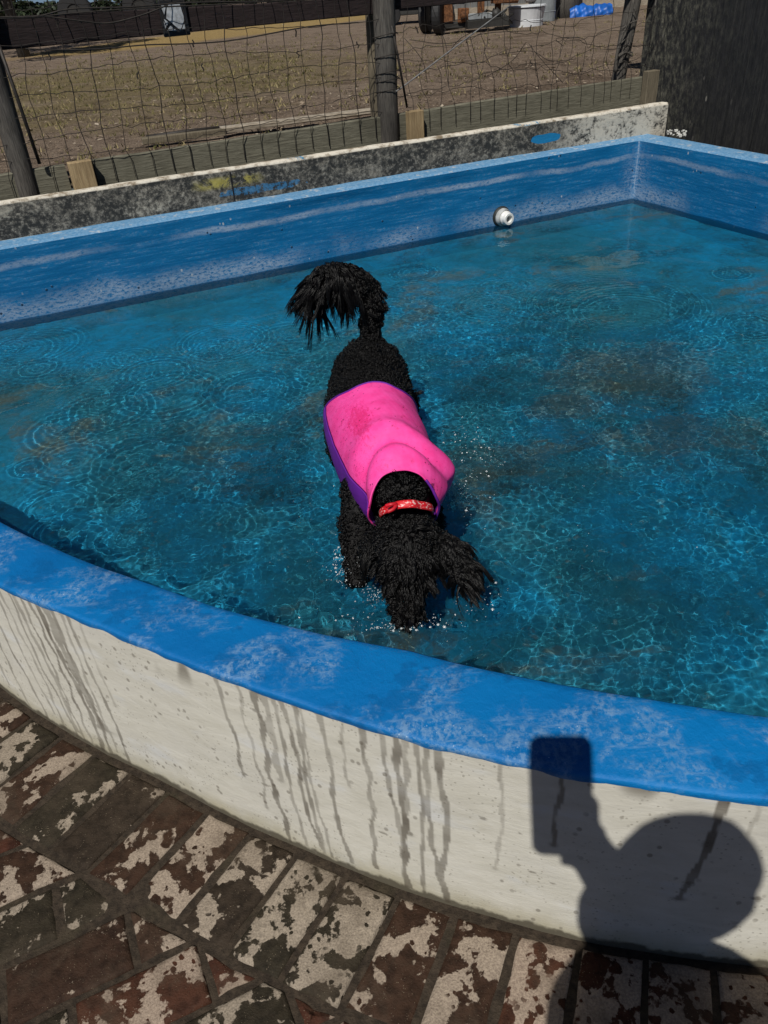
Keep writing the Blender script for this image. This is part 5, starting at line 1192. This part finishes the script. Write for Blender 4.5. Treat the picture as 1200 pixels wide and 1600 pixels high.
#@@PERSON@@
# ============================================================ THE PHOTOGRAPHER, standing behind the lens; only the shadow falls into view
SD = np.array(SUN_D)
def surf_hit(px, py):
    """first point of the front wall, its rim or the paving on the view ray of a pixel"""
    r = ray(px, py); ts = np.linspace(.8, 2.2, 2801); Q = np.array([0, 0, H])+ts[:, None]*r
    yc = np.interp(Q[:, 0], front_out[20:-30, 0], front_out[20:-30, 1]); beyond = Q[:, 1] > yc
    hit = (Q[:, 2] <= 0) | (beyond & (Q[:, 2] <= ZC_F)); return Q[np.argmax(hit)]
def sh(px, py, Yd):
    W = surf_hit(px, py); t = (W[1]-Yd)/SD[1]; return W-SD*t
Rc = np.array(cam_o.matrix_world.to_3x3()); cx_, cy_, cz_ = Rc[:, 0], Rc[:, 1], Rc[:, 2]      # right, up, backwards
Wc = surf_hit(875, 1247); dn = cz_; p0 = np.array([0, 0, H])+dn*.016; tt = ((Wc-p0) @ dn)/(SD @ dn); PC = Wc-SD*tt
W1, W2 = surf_hit(828, 1250), surf_hit(922, 1270); back_ = lambda W: W-SD*(((W-p0) @ dn)/(SD @ dn)); PW = abs((back_(W2)-back_(W1)) @ cx_)
W3, W4 = surf_hit(875, 1156), surf_hit(875, 1340); PHH = abs((back_(W4)-back_(W3)) @ cy_)
cr_ = .016; prof = []
for (sx, sy, a0) in ((1, 1, 0), (-1, 1, 90), (-1, -1, 180), (1, -1, 270)):
    for k in range(7):
        a = math.radians(a0+15*k); prof.append((sx*(PW/2-cr_)+cr_*math.cos(a), sy*(PHH/2-cr_)+cr_*math.sin(a)))
V = [PC+cx_*x+cy_*y+cz_*z for z in (0, .0095) for (x, y) in prof]; n_ = len(prof)
ph = empty('phone', tuple(PC)); tag(ph, 'dark phone held up in the photographer\'s raised hand', 'phone')
mb = MB(); mb.add(V, [tuple(range(n_-1, -1, -1)), tuple(range(n_, 2*n_))]+[(k, (k+1) % n_, n_+(k+1) % n_, n_+k) for k in range(n_)]); adopt(ph, mb.build('case', M['rubber']))
mb = MB(); V = [PC+cx_*x*.93+cy_*y*.96+cz_*z for z in (.0098, .0102) for (x, y) in prof]; mb.add(V, [tuple(range(n_-1, -1, -1)), tuple(range(n_, 2*n_))]+[(k, (k+1) % n_, n_+(k+1) % n_, n_+k) for k in range(n_)]); adopt(ph, mb.build('screen', flat('dark_glass', (.01, .01, .012), .08)))
HC = sh(1080, 1388, -.24); NK = HC+np.array([-.01, -.03, -.17]); CH = NK+np.array([-.01, -.02, -.17]); HIP = np.array([CH[0]-.02, CH[1]-.03, .90])
fwd = np.array([.92, .38, 0]); sidev = np.array([-.38, .92, 0])       # faces to the picture's right, turned a little to the pool
SHL, SHR = NK+sidev*.11+[0, 0, -.085]-fwd*.02, NK-sidev*.16+[0, 0, -.07]+fwd*.05
HAND = PC-cy_*(PHH*.30)+cz_*.035+cx_*.028
ELB = (SHL+HAND)/2+np.array([.060, -.02, -.03])
person = empty('person', (HIP[0], HIP[1], 0)); tag(person, 'person in a loose top holding up a phone, seen as the shadow on the wall', 'person')
pp_ = []
def L4(P, R, n=12): P2 = catmull(np.c_[np.array(P, float), np.array(R, float)], 5); return tube(P2[:, :3], P2[:, 3], n)
def ell(c, r, n=20):
    V, F = [], []
    for i in range(n+1):
        for k in range(n): a, b = math.pi*i/n, 2*math.pi*k/n; V.append(np.array(c)+fwd*r[0]*math.sin(a)*math.cos(b)+sidev*r[1]*math.sin(a)*math.sin(b)+np.array([0, 0, r[2]*math.cos(a)]))
    for i in range(n):
        for k in range(n): F.append((i*n+k, (i+1)*n+k, (i+1)*n+(k+1) % n, i*n+(k+1) % n))
    return V, F
pp_.append(ell(HC, (.095, .078, .115))); pp_.append(L4([HC-[0, 0, .05], NK, NK-[0, 0, .08]], [.055, .052, .07])); pp_.append(ell(HC+fwd*.098+[0, 0, -.015], (.020, .012, .018))); pp_.append(ell(HC+fwd*.070+[0, 0, -.085], (.030, .032, .030)))
for q in (1, -1): pp_.append(ell(HC+sidev*.078*q+[0, 0, -.01], (.018, .010, .030)))
pp_.append(flatlimb([NK-[0, 0, .05], CH, (CH+HIP)/2, HIP, HIP-[0, 0, .08]], [(.13, .085), (.14, .11), (.12, .095), (.15, .11), (.13, .11)]))
pp_.append(L4([SHR, SHR+[.02, -.02, -.27], SHR+[.12, .04, -.48]], [.05, .04, .028])); pp_.append(L4([SHR+[.12, .04, -.48], SHR+[.14, .06, -.56]], [.030, .020])); pp_.append(L4([NK-[0, 0, .09], SHL], [.07, .055]))
pp_.append(L4([NK-[0, 0, .09], SHR], [.07, .055])); pp_.append(L4([SHL, ELB, (ELB+HAND)/2-cy_*.01, HAND+cz_*.02], [.062, .054, .048, .036])); pp_.append(L4([HAND+cz_*.015-cy_*.045, HAND+cy_*.025+cx_*.0], [.040, .036]))
for k, (o_, l_) in enumerate([(-.005, .075), (.016, .080), (.037, .076), (.056, .062)]): pp_.append(L4([HAND+cy_*o_+cx_*.02, HAND+cy_*(o_+.006)+cx_*.012-cz_*.040, HAND+cy_*(o_+.008)-cx_*(l_-.03)-cz_*.022+cz_*0], [.0105, .0095, .007], 8))
pp_.append(L4([HAND+cx_*.01+cy_*.0, HAND-cx_*.03+cy_*.03+cz_*.006, HAND-cx_*.045+cy_*.07-cz_*.002], [.014, .011, .008], 8))
for k in range(4): pp_.append(L4([SHR+[.14, .06+.018*(k-1.5), -.55], SHR+[.155, .06+.02*(k-1.5), -.60], SHR+[.15, .06+.02*(k-1.5), -.63]], [.010, .009, .007], 8))
pp_.append(L4([SHR+[.125, .03, -.51], SHR+[.165, .04, -.55], SHR+[.18, .05, -.575]], [.013, .010, .008], 8))
for q in (1, -1):
    h0 = HIP+sidev*.09*q-[0, 0, .05]; pp_.append(L4([h0, h0+fwd*.02-[0, 0, .40], h0-[0, 0, HIP[2]-.13]-fwd*.01], [.085, .056, .036])); pp_.append(L4([h0-[0, 0, HIP[2]-.12], h0-[0, 0, HIP[2]-.085]+fwd*.08, h0-[0, 0, HIP[2]-.075]+fwd*.17], [.040, .034, .024]))
V, F = [], []
for v, f in pp_: k = len(V); V += [tuple(map(float, q)) for q in v]; F += [tuple(i+k for i in q) for q in f]
tmp = mk('person_base', V, F); md = tmp.modifiers.new('m', 'REMESH'); md.mode = 'VOXEL'; md.voxel_size = .007; md.use_smooth_shade = True
md2 = tmp.modifiers.new('s', 'SMOOTH'); md2.factor = .5; md2.iterations = 3
pme = bpy.data.meshes.new_from_object(tmp.evaluated_get(bpy.context.evaluated_depsgraph_get())); bpy.data.objects.remove(tmp); pme.materials.clear(); pme.materials.append(flat('skin', (.45, .26, .18), .5, .06, 12)); pme.name = 'body'
po = bpy.data.objects.new('body', pme); COL.objects.link(po); adopt(person, po)
pv, pf3 = ell(HC-fwd*.075+sidev*.03+[0, 0, -.13], (.085, .115, .14), 20); adopt(person, mk('hair', pv, pf3, flat('dark_brown_hair', (.05, .03, .02), .5, .4, 60), smooth=True))
hv, hf = ell(HC+[0, 0, .018]-fwd*.018, (.124, .118, .130), 28); hv = np.array(hv); hv = HC+(hv-HC)*(1+.05*fbm(hv*13, 1)[:, None]+.02*fbm(hv*40, 1)[:, None]); hv = hv[:, :]; keep = ((hv-HC) @ fwd < .075) | (hv[:, 2] > HC[2]+.06)
hf = [f for f in hf if all(keep[i] for i in f)]; adopt(person, mk('hair', hv, hf, flat('brown_hair', (.05, .03, .02), .5, .4, 60), smooth=True))
tv, tf = flatlimb([NK-[0, 0, .055], CH+[0, 0, .05], CH, (CH+HIP)/2, HIP-[0, 0, .02]], [(.13, .10), (.20, .15), (.21, .165), (.18, .15), (.185, .145)], 32); tv = np.array(tv); tv = tv+.006*fbm(tv*9, 1)[:, None]
adopt(person, mk('shirt', tv, [tuple(map(int, f)) for f in tf[:-2]], flat('loose_cotton', (.25, .27, .30), .8, .1, 20), smooth=True))
for q in (1, -1):
    h0 = HIP+sidev*.09*q-[0, 0, .03]; tv, tf = L4([h0+[0, 0, .06], h0-[0, 0, .12], h0-[0, 0, .36]], [.105, .100, .088], 28); adopt(person, mk('trouser_leg', tv, [tuple(map(int, f)) for f in tf[:-2]], M['tarp'], smooth=True))
    ft_ = HIP+sidev*.09*q; c = np.array([ft_[0], ft_[1], .022])+fwd*.08; mb = MB(); mb.box(c-[0, 0, .009], (.27, .10, .024), np.array([[fwd[0], sidev[0], 0], [fwd[1], sidev[1], 0], [0, 0, 1]]), bev=.010); adopt(person, mb.build('shoe', M['black']))
